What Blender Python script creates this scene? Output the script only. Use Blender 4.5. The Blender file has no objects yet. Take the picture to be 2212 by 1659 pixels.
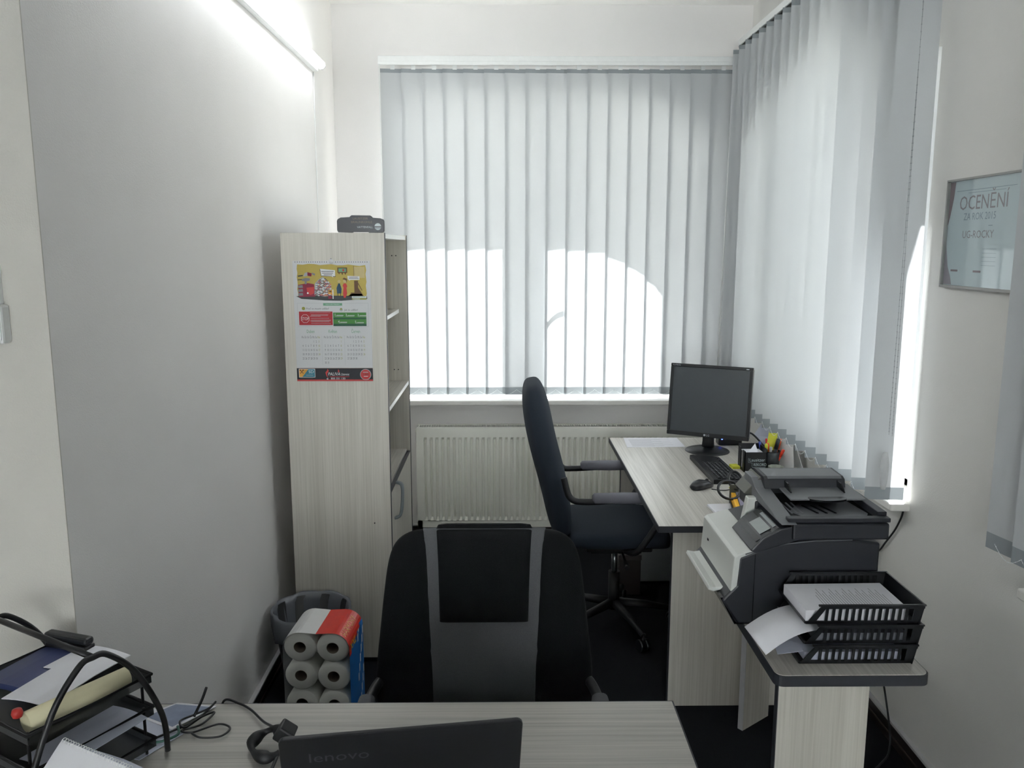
import bpy, bmesh, math, random
from mathutils import Vector, Matrix, Euler
random.seed(7)
PI = math.pi
SC = bpy.context.scene
COL = SC.collection

# ------------------------------------------------------------------ camera, sky, sun, exposure
CAM_H = 1.78
PITCH = math.atan2(295, 1790)
YAW = math.atan2(20, 1790)
cam_data = bpy.data.cameras.new('camera')
cam_data.sensor_width = 36.0
cam_data.lens = 36.0 * 1790 / 2212
cam_data.clip_start = 0.02
cam = bpy.data.objects.new('camera', cam_data)
COL.objects.link(cam)
cam.location = (0, 0, CAM_H)
cam.rotation_euler = (PI / 2 - PITCH, 0, -YAW)
SC.camera = cam

world = bpy.data.worlds.new('sky')
SC.world = world
world.use_nodes = True
bg = world.node_tree.nodes['Background']
bg.inputs['Color'].default_value = (0.90, 0.95, 1.0, 1)
bg.inputs['Strength'].default_value = 1.0

SUN_AZ, SUN_TAN = math.radians(22), 1.31
sun_el = math.atan(SUN_TAN)
sun_dir = Vector((math.sin(SUN_AZ) * math.cos(sun_el), math.cos(SUN_AZ) * math.cos(sun_el), math.sin(sun_el)))
sun_data = bpy.data.lights.new('sun', 'SUN')
sun_data.energy = 30.0
sun_data.angle = math.radians(0.5)
sun_data.color = (1.0, 0.985, 0.965)
sun = bpy.data.objects.new('sun', sun_data)
COL.objects.link(sun)
sun.rotation_euler = sun_dir.to_track_quat('Z', 'Y').to_euler()

SC.view_settings.view_transform = 'Standard'
SC.view_settings.look = 'None'
SC.view_settings.gamma = 1.0
SC.view_settings.use_curve_mapping = False
SC.view_settings.exposure = 1.18
SC.cycles.use_denoising = True
SC.cycles.max_bounces = 14
SC.cycles.diffuse_bounces = 8
SC.cycles.transparent_max_bounces = 16

# ------------------------------------------------------------------ materials
def srgb(c):
    return tuple(((v / 255) / 12.92 if v / 255 <= 0.04045 else ((v / 255 + 0.055) / 1.055) ** 2.4) for v in c) + (1,)

def nodes_of(name):
    m = bpy.data.materials.new(name)
    m.use_nodes = True
    nt = m.node_tree
    return m, nt, nt.nodes['Principled BSDF']

def mat(name, rgb, rough=0.6, metal=0.0, var=0.05, scale=40.0, bump=0.0, bscale=300.0, spec=0.5):
    """plain coloured material with a faint procedural mottling and optional fine bump"""
    m, nt, b = nodes_of(name)
    c = srgb(rgb)
    tc = nt.nodes.new('ShaderNodeTexCoord')
    no = nt.nodes.new('ShaderNodeTexNoise')
    no.inputs['Scale'].default_value = scale
    no.inputs['Detail'].default_value = 3
    nt.links.new(tc.outputs['Object'], no.inputs['Vector'])
    mx = nt.nodes.new('ShaderNodeMix'); mx.data_type = 'RGBA'
    mx.inputs[6].default_value = tuple(v * (1 - var) for v in c[:3]) + (1,)
    mx.inputs[7].default_value = tuple(min(1, v * (1 + var)) for v in c[:3]) + (1,)
    nt.links.new(no.outputs['Fac'], mx.inputs[0])
    nt.links.new(mx.outputs[2], b.inputs['Base Color'])
    b.inputs['Roughness'].default_value = rough
    b.inputs['Metallic'].default_value = metal
    b.inputs['Specular IOR Level'].default_value = spec
    if bump:
        n2 = nt.nodes.new('ShaderNodeTexNoise'); n2.inputs['Scale'].default_value = bscale
        n2.inputs['Detail'].default_value = 4
        nt.links.new(tc.outputs['Object'], n2.inputs['Vector'])
        bp = nt.nodes.new('ShaderNodeBump'); bp.inputs['Strength'].default_value = bump
        bp.inputs['Distance'].default_value = 0.002
        nt.links.new(n2.outputs['Fac'], bp.inputs['Height'])
        nt.links.new(bp.outputs['Normal'], b.inputs['Normal'])
    return m

def wood(name, dark, light, axis, rough=0.45, fine=170.0):
    """pale laminate with fine streaks running along one axis"""
    m, nt, b = nodes_of(name)
    tc = nt.nodes.new('ShaderNodeTexCoord')
    mp = nt.nodes.new('ShaderNodeMapping')
    sc = [fine] * 3; sc[axis] = 2.2
    mp.inputs['Scale'].default_value = sc
    nt.links.new(tc.outputs['Object'], mp.inputs['Vector'])
    no = nt.nodes.new('ShaderNodeTexNoise'); no.inputs['Scale'].default_value = 1.0
    no.inputs['Detail'].default_value = 5; no.inputs['Roughness'].default_value = 0.6
    nt.links.new(mp.outputs['Vector'], no.inputs['Vector'])
    mp2 = nt.nodes.new('ShaderNodeMapping')
    sc2 = [22.0] * 3; sc2[axis] = 0.5
    mp2.inputs['Scale'].default_value = sc2
    nt.links.new(tc.outputs['Object'], mp2.inputs['Vector'])
    n2 = nt.nodes.new('ShaderNodeTexNoise'); n2.inputs['Scale'].default_value = 1.0
    nt.links.new(mp2.outputs['Vector'], n2.inputs['Vector'])
    ad = nt.nodes.new('ShaderNodeMath'); ad.operation = 'MULTIPLY_ADD'
    ad.inputs[1].default_value = 0.65
    nt.links.new(no.outputs['Fac'], ad.inputs[0])
    m2 = nt.nodes.new('ShaderNodeMath'); m2.operation = 'MULTIPLY'; m2.inputs[1].default_value = 0.35
    nt.links.new(n2.outputs['Fac'], m2.inputs[0])
    nt.links.new(m2.outputs[0], ad.inputs[2])
    cr = nt.nodes.new('ShaderNodeValToRGB')
    cr.color_ramp.elements[0].position = 0.36; cr.color_ramp.elements[0].color = srgb(dark)
    cr.color_ramp.elements[1].position = 0.60; cr.color_ramp.elements[1].color = srgb(light)
    nt.links.new(ad.outputs[0], cr.inputs[0])
    nt.links.new(cr.outputs[0], b.inputs['Base Color'])
    b.inputs['Roughness'].default_value = rough
    return m

def plaster(name, rgb):
    return mat(name, rgb, rough=0.9, var=0.02, scale=6.0, bump=0.35, bscale=260.0, spec=0.2)

def emitter(name, rgb, strength):
    m, nt, b = nodes_of(name)
    b.inputs['Base Color'].default_value = (0.9, 0.9, 0.9, 1)
    b.inputs['Emission Color'].default_value = rgb + (1,)
    b.inputs['Emission Strength'].default_value = strength
    return m

def fabric_slat(name, rgb, trans):
    """woven blind cloth: part of the light passes, fine weave"""
    m, nt, b = nodes_of(name)
    nt.nodes.remove(b)
    out = nt.nodes['Material Output']
    tc = nt.nodes.new('ShaderNodeTexCoord')
    wv = nt.nodes.new('ShaderNodeTexNoise'); wv.inputs['Scale'].default_value = 500.0
    nt.links.new(tc.outputs['Object'], wv.inputs['Vector'])
    c = srgb(rgb)
    mx = nt.nodes.new('ShaderNodeMix'); mx.data_type = 'RGBA'
    mx.inputs[6].default_value = tuple(v * 0.95 for v in c[:3]) + (1,)
    mx.inputs[7].default_value = c
    nt.links.new(wv.outputs['Fac'], mx.inputs[0])
    d = nt.nodes.new('ShaderNodeBsdfDiffuse'); t = nt.nodes.new('ShaderNodeBsdfTranslucent')
    nt.links.new(mx.outputs[2], d.inputs['Color']); nt.links.new(mx.outputs[2], t.inputs['Color'])
    s = nt.nodes.new('ShaderNodeMixShader'); s.inputs[0].default_value = trans
    nt.links.new(d.outputs[0], s.inputs[1]); nt.links.new(t.outputs[0], s.inputs[2])
    nt.links.new(s.outputs[0], out.inputs['Surface'])
    return m

def clear(name, rgb, gloss=0.08, rough=0.03, opaque=0.0):
    """thin clear sheet (window glass, plastic film)"""
    m, nt, b = nodes_of(name)
    out = nt.nodes['Material Output']
    t = nt.nodes.new('ShaderNodeBsdfTransparent'); t.inputs['Color'].default_value = srgb(rgb)
    g = nt.nodes.new('ShaderNodeBsdfGlossy'); g.inputs['Roughness'].default_value = rough
    s = nt.nodes.new('ShaderNodeMixShader'); s.inputs[0].default_value = gloss
    nt.links.new(t.outputs[0], s.inputs[1]); nt.links.new(g.outputs[0], s.inputs[2])
    last = s
    if opaque:
        b.inputs['Base Color'].default_value = srgb(rgb)
        b.inputs['Roughness'].default_value = 0.35
        s2 = nt.nodes.new('ShaderNodeMixShader'); s2.inputs[0].default_value = opaque
        nt.links.new(s.outputs[0], s2.inputs[1]); nt.links.new(b.outputs[0], s2.inputs[2])
        last = s2
    nt.links.new(last.outputs[0], out.inputs['Surface'])
    return m

WALL = plaster('wall_paint', (230, 228, 227))
WALL_SHADE = plaster('shaded_wall_paint', (200, 197, 191))  # shade of the wall end darkened into the colour, slightly warmer tint
WALLR_SHADE = plaster('right_wall_shaded_paint', (216, 215, 212))  # wall colour darkened to carry the right wall's shade
CEIL = plaster('ceiling_paint', (232, 232, 230))
WOODZ = wood('laminate_upright', (188, 184, 174), (208, 204, 195), 2)
WOODY = wood('laminate_lengthwise', (172, 168, 161), (204, 200, 193), 1, rough=0.3)
WOODX_DIM = wood('laminate_crosswise_dimmed', (150, 148, 142), (176, 173, 167), 0, rough=0.38)  # front desk only: dim foreground darkened into the laminate colour
EDGE = mat('dark_edge_band', (48, 50, 56), 0.5)
CARPET = mat('carpet', (26, 27, 30), 0.95, var=0.35, scale=220, bump=0.8, bscale=500, spec=0.1)
SKIRT = mat('dark_skirting', (30, 24, 24), 0.5)
SKIRTP = mat('pale_skirting_cap', (180, 180, 182), 0.6)
WHITE = mat('white_plastic', (226, 228, 228), 0.4)
PVC = mat('window_plastic', (232, 234, 236), 0.35)
RADW = mat('radiator_enamel', (238, 238, 230), 0.35, var=0.02)
DARKGAP = mat('dark_gap', (60, 62, 62), 0.8)
BLK = mat('black_plastic', (22, 24, 28), 0.38, var=0.1)
BLKM = mat('black_matte_plastic', (17, 18, 21), 0.55, var=0.1)
STEEL = mat('brushed_steel', (150, 154, 158), 0.3, metal=0.9)
PAPER = mat('paper', (216, 216, 222), 0.8, var=0.02)
PAPERB = mat('bluish_paper', (190, 194, 210), 0.8, var=0.02)
INK = mat('grey_print', (130, 132, 138), 0.8)
FABK = mat('black_chair_fabric', (20, 21, 23), 0.9, var=0.25, scale=300, bump=0.5, bscale=700, spec=0.2)
FABG = mat('grey_chair_fabric', (92, 93, 96), 0.9, var=0.15, scale=300, bump=0.5, bscale=700, spec=0.2)
NAVY = mat('dark_blue_chair_fabric', (38, 45, 55), 0.85, var=0.2, scale=300, bump=0.5, bscale=700, spec=0.3)
GLASS = clear('window_glass', (250, 252, 252))
SLAT = fabric_slat('blind_fabric', (194, 197, 200), 0.18)
SLATP = fabric_slat('blind_fabric_doubled_hem', (150, 156, 160), 0.07)

# ------------------------------------------------------------------ mesh builder
class MB:
    """collects shapes in world (or local) coordinates and links them as ONE mesh object"""
    def __init__(self):
        self.v, self.f, self.m, self.s, self.mats = [], [], [], [], []
        self.M = Matrix.Identity(4)
    def mi(self, m):
        if m not in self.mats: self.mats.append(m)
        return self.mats.index(m)
    def add(self, vs, fs, m, smooth=False):
        o = len(self.v); k = self.mi(m)
        self.v += [self.M @ Vector(p) for p in vs]
        self.f += [[o + i for i in f] for f in fs]
        self.m += [k] * len(fs); self.s += [smooth] * len(fs)
        return self
    def box(self, x0, x1, y0, y1, z0, z1, m):
        vs = [(x, y, z) for z in (z0, z1) for y in (y0, y1) for x in (x0, x1)]
        return self.add(vs, [(0, 2, 3, 1), (4, 5, 7, 6), (0, 1, 5, 4), (2, 6, 7, 3), (0, 4, 6, 2), (1, 3, 7, 5)], m)
    def prism(self, pts, axis, a, b, m, smooth=False):
        """extrude polygon pts along axis from a to b; pts give the other two coordinates in order"""
        def mk(p, t):
            q = list(p); q.insert(axis, t); return tuple(q)
        n = len(pts)
        vs = [mk(p, a) for p in pts] + [mk(p, b) for p in pts]
        self.add(vs, [list(range(n - 1, -1, -1)), list(range(n, 2 * n))], m)
        o = len(self.v) - 2 * n; k = self.mi(m)
        for i in range(n):
            self.f.append([o + i, o + (i + 1) % n, o + n + (i + 1) % n, o + n + i]); self.m.append(k); self.s.append(smooth)
        return self
    def quad(self, a, b, c, d, m):
        return self.add([a, b, c, d], [(0, 1, 2, 3)], m)
    def poly(self, pts, m):
        return self.add(pts, [list(range(len(pts)))], m)
    def tube(self, path, r, m, n=10, closed=False, cap=True):
        path = [Vector(p) for p in path]; k = len(path)
        up = Vector((0, 0, 1)); vs = []; nrm = None
        for i, p in enumerate(path):
            if closed: t = path[(i + 1) % k] - path[i - 1]
            else: t = path[min(i + 1, k - 1)] - path[max(i - 1, 0)]
            t.normalize()
            if nrm is None:
                nrm = t.cross(up)
                if nrm.length < 1e-3: nrm = t.cross(Vector((1, 0, 0)))
            nrm = (nrm - t * nrm.dot(t)).normalized(); bn = t.cross(nrm)
            rr = r[i] if isinstance(r, (list, tuple)) else r
            for j in range(n):
                a = 2 * PI * j / n
                vs.append(p + (nrm * math.cos(a) + bn * math.sin(a)) * rr)
        fs = []
        for i in range(k if closed else k - 1):
            for j in range(n):
                i2 = (i + 1) % k
                fs.append((i * n + j, i * n + (j + 1) % n, i2 * n + (j + 1) % n, i2 * n + j))
        self.add(vs, fs, m, True)
        if cap and not closed:
            o = len(self.v) - k * n
            self.f += [[o + j for j in range(n - 1, -1, -1)], [o + (k - 1) * n + j for j in range(n)]]
            self.m += [self.mi(m)] * 2; self.s += [False] * 2
        return self
    def lathe(self, prof, c, m, n=32, axis='z', smooth=True, close=False):
        """prof: list of (radius, height) along the axis from centre c"""
        c = Vector(c); vs = []
        for r, h in prof:
            for j in range(n):
                a = 2 * PI * j / n
                x, y = r * math.cos(a), r * math.sin(a)
                q = {'z': (x, y, h), 'y': (x, h, y), 'x': (h, x, y)}[axis]
                vs.append(c + Vector(q))
        fs = []; k = len(prof)
        for i in range(k if close else k - 1):
            i2 = (i + 1) % k
            for j in range(n):
                fs.append((i * n + j, i * n + (j + 1) % n, i2 * n + (j + 1) % n, i2 * n + j))
        return self.add(vs, fs, m, smooth)
    def loft(self, rings, m, n=28, cap=True, smooth=True):
        """rings: (centre, half-width vector, half-thickness vector, exponent)"""
        vs = []
        for c, u, w, e in rings:
            c, u, w = Vector(c), Vector(u), Vector(w)
            for j in range(n):
                a = 2 * PI * j / n; ca, sa = math.cos(a), math.sin(a)
                vs.append(c + u * math.copysign(abs(ca) ** (2 / e), ca) + w * math.copysign(abs(sa) ** (2 / e), sa))
        k = len(rings)
        fs = [(i * n + j, i * n + (j + 1) % n, (i + 1) * n + (j + 1) % n, (i + 1) * n + j) for i in range(k - 1) for j in range(n)]
        if cap: fs += [list(range(n - 1, -1, -1)), list(range((k - 1) * n, k * n))]
        return self.add(vs, fs, m, smooth)
    def text(self, s, size, mtx, m, align='LEFT', sx=1.0):
        vs, fs = text_mesh(s)
        w = max((p[0] for p in vs), default=0)
        off = {'LEFT': 0, 'CENTER': -w / 2, 'RIGHT': -w}[align]
        return self.add([mtx @ Vector(((p[0] + off) * size * sx, p[1] * size, 0)) for p in vs], fs, m)
    def build(self, name, parent=None, local=False, bevel=0.0, seg=2):
        me = bpy.data.meshes.new(name)
        vs = self.v
        if parent is not None and not local:
            inv = world_matrix(parent).inverted()
            vs = [inv @ p for p in vs]
        me.from_pydata([tuple(p) for p in vs], [], self.f)
        for m in self.mats: me.materials.append(m)
        me.polygons.foreach_set('material_index', self.m)
        me.polygons.foreach_set('use_smooth', self.s)
        me.validate(); me.update()
        bm = bmesh.new(); bm.from_mesh(me)
        bmesh.ops.recalc_face_normals(bm, faces=bm.faces)
        bm.to_mesh(me); bm.free()
        o = bpy.data.objects.new(name, me)
        COL.objects.link(o)
        if parent is not None: o.parent = parent
        if bevel:
            b = o.modifiers.new('soft_edges', 'BEVEL'); b.width = bevel; b.segments = seg
            b.limit_method = 'ANGLE'; b.angle_limit = math.radians(40)
        return o

_tc = {}
def text_mesh(s):
    if s not in _tc:
        cu = bpy.data.curves.new('t', 'FONT'); cu.body = s; cu.resolution_u = 2
        ob = bpy.data.objects.new('t', cu); COL.objects.link(ob)
        bpy.context.view_layer.update()
        me = bpy.data.meshes.new_from_object(ob.evaluated_get(bpy.context.evaluated_depsgraph_get()))
        _tc[s] = ([tuple(v.co) for v in me.vertices], [tuple(p.vertices) for p in me.polygons])
        bpy.data.objects.remove(ob); bpy.data.curves.remove(cu); bpy.data.meshes.remove(me)
    return _tc[s]

def world_matrix(o):
    m = o.matrix_basis.copy() if hasattr(o, 'matrix_basis') else Matrix.Identity(4)
    return world_matrix(o.parent) @ m if o.parent else m

def tag(o, label, cat, group=None, kind=None):
    o['label'] = label; o['category'] = cat
    if group: o['group'] = group
    if kind: o['kind'] = kind
    return o

def thing(name, label, cat, loc=(0, 0, 0), rotz=0.0, group=None):
    o = bpy.data.objects.new(name, None); COL.objects.link(o)
    o.empty_display_size = 0.05
    o.location = loc; o.rotation_euler = (0, 0, rotz)
    return tag(o, label, cat, group)

def struct(mb, name, parent=None, bevel=0.0):
    o = mb.build(name, parent, bevel=bevel)
    if parent is None: o['kind'] = 'structure'
    return o

def curve3(pts, n=8):
    """Catmull-Rom through the points"""
    P = [Vector(p) for p in pts]; out = []
    for i in range(len(P) - 1):
        a = P[max(i - 1, 0)]; b = P[i]; c = P[i + 1]; d = P[min(i + 2, len(P) - 1)]
        for k in range(n):
            t = k / n
            out.append(0.5 * ((2 * b) + (c - a) * t + (2 * a - 5 * b + 4 * c - d) * t * t + (3 * b - a - 3 * c + d) * t ** 3))
    out.append(P[-1]); return out

def frame_m(o, u, v):
    """matrix whose x axis is u, y axis is v, origin o"""
    u, v = Vector(u).normalized(), Vector(v).normalized(); w = u.cross(v)
    return Matrix(((u.x, v.x, w.x, o[0]), (u.y, v.y, w.y, o[1]), (u.z, v.z, w.z, o[2]), (0, 0, 0, 1)))

# ------------------------------------------------------------------ the room
XL, XR, YB, ZC = -0.964, 1.42, 4.95, 3.13
YJ = 1.77           # where the left wall steps back
YF = -6.0           # wall behind the camera
XW = -2.6           # far left wall behind the step
BT, RT = 0.51, 0.20  # wall thicknesses

mb = MB(); mb.box(XW - .2, XR + RT, YF - .2, YB + BT, -0.12, 0.0, CARPET); struct(mb, 'floor')
mb = MB(); mb.box(XW - .2, XR + RT, YF - .2, YB + BT, ZC, ZC + 0.25, CEIL); struct(mb, 'ceiling')
mb = MB(); mb.box(XW, XL, YJ, YB + BT, 0, ZC, WALL); mb.add([(XW, YJ - .004, 0), (XL + .0, YJ - .004, 0), (XL + .0, YJ - .004, ZC), (XW, YJ - .004, ZC), (XW, YJ, 0), (XL, YJ, 0), (XL, YJ, ZC), (XW, YJ, ZC)], [(0, 1, 2, 3), (1, 5, 6, 2), (0, 3, 7, 4), (3, 2, 6, 7)], WALL_SHADE); struct(mb, 'wall_left')
mb = MB(); mb.box(XW - .2, XW, YF, YJ, 0, ZC, WALL); struct(mb, 'wall_far_left')

def wall_with_holes(name, outer, holes, axis, a, b, m):
    """slab with polygonal openings; polygons in the slab's own plane"""
    bm = bmesh.new()
    def ring(pts):
        vs = [bm.verts.new((p[0], p[1], 0)) for p in pts]
        for i in range(len(vs)): bm.edges.new((vs[i], vs[(i + 1) % len(vs)]))
    ring(outer)
    for h in holes: ring(h)
    bmesh.ops.triangle_fill(bm, use_beauty=True, edges=bm.edges[:])
    # drop faces that fill an opening
    def inside(p, poly):
        c = False; n = len(poly)
        for i in range(n):
            x1, y1 = poly[i]; x2, y2 = poly[(i + 1) % n]
            if (y1 > p[1]) != (y2 > p[1]) and p[0] < (x2 - x1) * (p[1] - y1) / (y2 - y1) + x1: c = not c
        return c
    kill = [f for f in bm.faces if any(inside((f.calc_center_median().x, f.calc_center_median().y), h) for h in holes)]
    bmesh.ops.delete(bm, geom=kill, context='FACES_ONLY')
    fs = [[v.index for v in f.verts] for f in bm.faces] if not bm.verts.index_update() else []
    vs2 = [(v.co.x, v.co.y) for v in bm.verts]
    edges = [(e.verts[0].index, e.verts[1].index) for e in bm.edges if len(e.link_faces) == 1]
    n = len(vs2)
    def mk(p, t):
        q = list(p); q.insert(axis, t); return tuple(q)
    V = [mk(p, a) for p in vs2] + [mk(p, b) for p in vs2]
    F = fs + [[i + n for i in reversed(f)] for f in fs] + [[e[0], e[1], e[1] + n, e[0] + n] for e in edges]
    mb = MB(); mb.add(V, F, m); bm.free()
    return struct(mb, name)

# back window opening (arched at the top corners) and right-hand openings
hole_b = [(-0.60, 0.87), (1.174, 0.87), (1.174, 2.335), (1.13, 2.40), (1.008, 2.50), (0.817, 2.59), (0.60, 2.61), (-0.45, 2.61), (-0.60, 2.50)]
wall_with_holes('wall_back', [(XL, 0), (XR, 0), (XR, ZC), (XL, ZC)], [hole_b], 1, YB, YB + BT, WALL)
hole_r = [(2.80, 0.87), (4.45, 0.87), (4.45, 2.30), (4.2, 2.42), (3.9, 2.50), (3.57, 2.56), (3.34, 2.70), (3.24, 2.52), (2.80, 2.42)]  # top outline made up to shape the sun patch on the blind
hole_r2 = [(0.55, 0.87), (2.02, 0.87), (2.02, 2.74), (0.55, 2.74)]
wall_with_holes('wall_right', [(YF, 0), (YB + BT, 0), (YB + BT, ZC), (YF, ZC)], [hole_r, hole_r2], 0, XR, XR + RT, WALLR_SHADE)
hole_fill = [(-2.40, 0.85), (1.25, 0.85), (1.25, 2.95), (-2.40, 2.95)]  # opening added for fill light from behind the camera
wall_with_holes('wall_front', [(XW - .2, 0), (XR + RT, 0), (XR + RT, ZC), (XW - .2, ZC)], [hole_fill], 1, YF - .2, YF, WALL)
# white wall added outside behind the camera, bounces sun in as fill
BOUNCE = plaster('bounce_wall_render', (236, 240, 244))
mb = MB(); mb.box(-24, 20, -15.2, -15.0, -3.5, 8.5, BOUNCE); struct(mb, 'bounce_wall')
# unseen pier added to cut the sun on the right blind; the ground outside
SHADE_PIER = plaster('shade_pier_render', (190, 186, 176))
mb = MB(); mb.box(XR + RT, XR + RT + .36, 4.44, YB + BT, -3.4, 5.5, SHADE_PIER); struct(mb, 'shade_pier')
GRND = mat('street_paving', (170, 168, 160), 0.9, scale=1.5, var=0.15)
mb = MB(); mb.box(-30, 40, YB + BT + .3, 60, -3.5, -3.4, GRND); mb.box(XR + RT + .36, 40, -30, YB + BT + .3, -3.5, -3.4, GRND); mb.box(-30, XR + RT + .36, -30, YF - .2, -3.5, -3.4, GRND); struct(mb, 'ground')

# skirtings
mb = MB(); mb.box(XL, XL + .012, YJ, YB, 0, .075, SKIRT); mb.box(XL, XL + .016, YJ, YB, .075, .083, SKIRTP)
mb.box(XL + .012, XL + .016, YJ, YB, .022, .028, mat('skirting_line', (70, 52, 48), .5)); struct(mb, 'baseboard_left')
mb = MB(); mb.box(XR - .012, XR, YF, YB, 0, .075, SKIRT); mb.box(XR - .016, XR, YF, YB, .075, .085, SKIRTP)
mb.box(XR - .016, XR - .012, YF, YB, .03, .036, mat('skirting_line_right', (74, 62, 58), .5)); struct(mb, 'baseboard_right')
mb = MB(); mb.box(XL + .016, XR - .016, YB - .012, YB, 0, .075, SKIRT); mb.box(XL + .016, XR - .016, YB - .016, YB, .075, .083, SKIRTP); struct(mb, 'baseboard_back')

# windows: frame, sashes, panes, sill, handle
def window_back():
    f = MB(); y0, y1 = YB + .26, YB + .33
    f.box(-.60, -.545, y0, y1, .87, 2.61, PVC); f.box(1.12, 1.174, y0, y1, .87, 2.45, PVC)
    f.box(-.545, 1.12, y0, y1, .87, .92, PVC)
    f.box(-.545, 1.0, y0, y1, 2.57, 2.61, PVC)
    w = struct(f, 'window_1')
    s = MB(); s.box(.165, .395, y0 - .01, y1, .92, 2.6, PVC); s.build('mullion', w)
    g = MB(); g.box(-.545, .165, y0 + .03, y0 + .036, .92, 2.57, GLASS); g.build('pane', w)
    g = MB(); g.box(.395, 1.12, y0 + .03, y0 + .036, .92, 2.57, GLASS); g.build('pane', w)
    h = MB(); h.tube(curve3([(.37, y0 - .012, 1.74), (.385, y0 - .045, 1.76), (.43, y0 - .05, 1.80), (.485, y0 - .05, 1.815)]), .011, PVC)
    h.build('window_handle', w)
    s = MB(); s.box(-.62, 1.30, 4.775, YB + .26, .865, .893, mat('window_board', (214, 212, 208), .35)); s.build('window_sill', w, bevel=.005)
window_back()
def window_right(n, y0, y1, mull):
    f = MB(); x0, x1 = XR + .10, XR + .16
    f.box(x0, x1, y0, y0 + .02, .87, 2.5, PVC);
    if n == 2: f.box(x0, x1, y0 + .14, y0 + .27, .87, 2.5, PVC)  # wide stile added to dim the near end of the blind
    f.box(x0, x1, y1 - .05, y1, .87, 2.5 if n == 2 else 2.74, PVC)
    f.box(x0, x1, y0 + .045, y1 - .05, .87, .92, PVC); 
    f.box(x0, x1, y0 + .045, y1 - (1.25 if n == 2 else .05), 2.68 if n == 3 else 2.47, 2.73 if n == 3 else 2.50, PVC)
    w = struct(f, 'window_%d' % n)
    s = MB(); s.box(x0 - .01, x1, mull - .05, mull + .05, .92, 2.5, PVC); s.build('mullion', w)
    g = MB(); g.box(x0 + .03, x0 + .035, y0 + .045, mull - .05, .92, 2.72, GLASS); g.build('pane', w)
    g = MB(); g.box(x0 + .03, x0 + .035, mull + .05, y1 - .05, .92, 2.72, GLASS); g.build('pane', w)
    s = MB(); s.box(1.352, XR + .10, y0 - .03, (4.775 if n == 2 else y1 + .03), .868, .897, mat('window_board_%d' % n, (214, 212, 208), .35)); s.build('window_sill', w, bevel=.005)
def fill_window_front():  # added window, out of view, lets in the fill light
    f = MB(); y0, y1 = YF - .14, YF - .08
    f.box(-2.40, 1.25, y0, y1, .95, 1.0, PVC); f.box(-2.40, 1.25, y0, y1, 2.80, 2.85, PVC)
    f.box(-2.40, -2.35, y0, y1, 1.0, 2.80, PVC); f.box(1.20, 1.25, y0, y1, 1.0, 2.80, PVC)
    w = struct(f, 'window_4')
    for x in (-1.18, .02):
        s = MB(); s.box(x - .03, x + .03, y0, y1, 1.0, 2.80, PVC); s.build('mullion', w)
    for a, b in ((-2.35, -1.21), (-1.15, -.01), (.05, 1.20)):
        g = MB(); g.box(a, b, y0 + .02, y0 + .025, 1.0, 2.80, GLASS); g.build('pane', w)
fill_window_front()
window_right(2, 2.80, 4.45, 3.85)
window_right(3, 0.55, 2.02, 1.2)
SHADE_SHUT = mat('shade_shutter_slats', (170, 172, 172), .6)  # closed shutter added outside to keep daylight off the near blind
m = MB()
for k in range(33): m.box(XR + RT, XR + RT + .012, .50, 2.07, .84 + .058 * k, .84 + .058 * k + .054, SHADE_SHUT)
m.box(XR + RT, XR + RT + .004, .50, 2.07, .84, 2.75, SHADE_SHUT)
struct(m, 'shade_shutter')

# ------------------------------------------------------------------ vertical blinds
BEAD = mat('bead_chain', (222, 226, 230), 0.3)
def slat_mesh(h, W):
    """one fabric slat hanging from z=0 downwards, width .127 along local x, hem pocket at the foot"""
    m = MB()
    nx = 6; xs = [-W / 2 + W * i / nx for i in range(nx + 1)]
    def col(i): return .0012 * math.sin(PI * i / nx)
    zs = [(0, SLATP), (-.022, SLAT), (-h + .045, SLATP), (-h, None)]
    for k in range(3):
        z0, z1 = zs[k][0], zs[k + 1][0]
        for i in range(nx):
            m.add([(xs[i], col(i), z0), (xs[i + 1], col(i + 1), z0), (xs[i + 1], col(i + 1), z1), (xs[i], col(i), z1)], [(0, 1, 2, 3)], zs[k][1], True)
    m.box(-.012, .012, -.002, .002, -.004, .022, WHITE)
    return m

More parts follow.
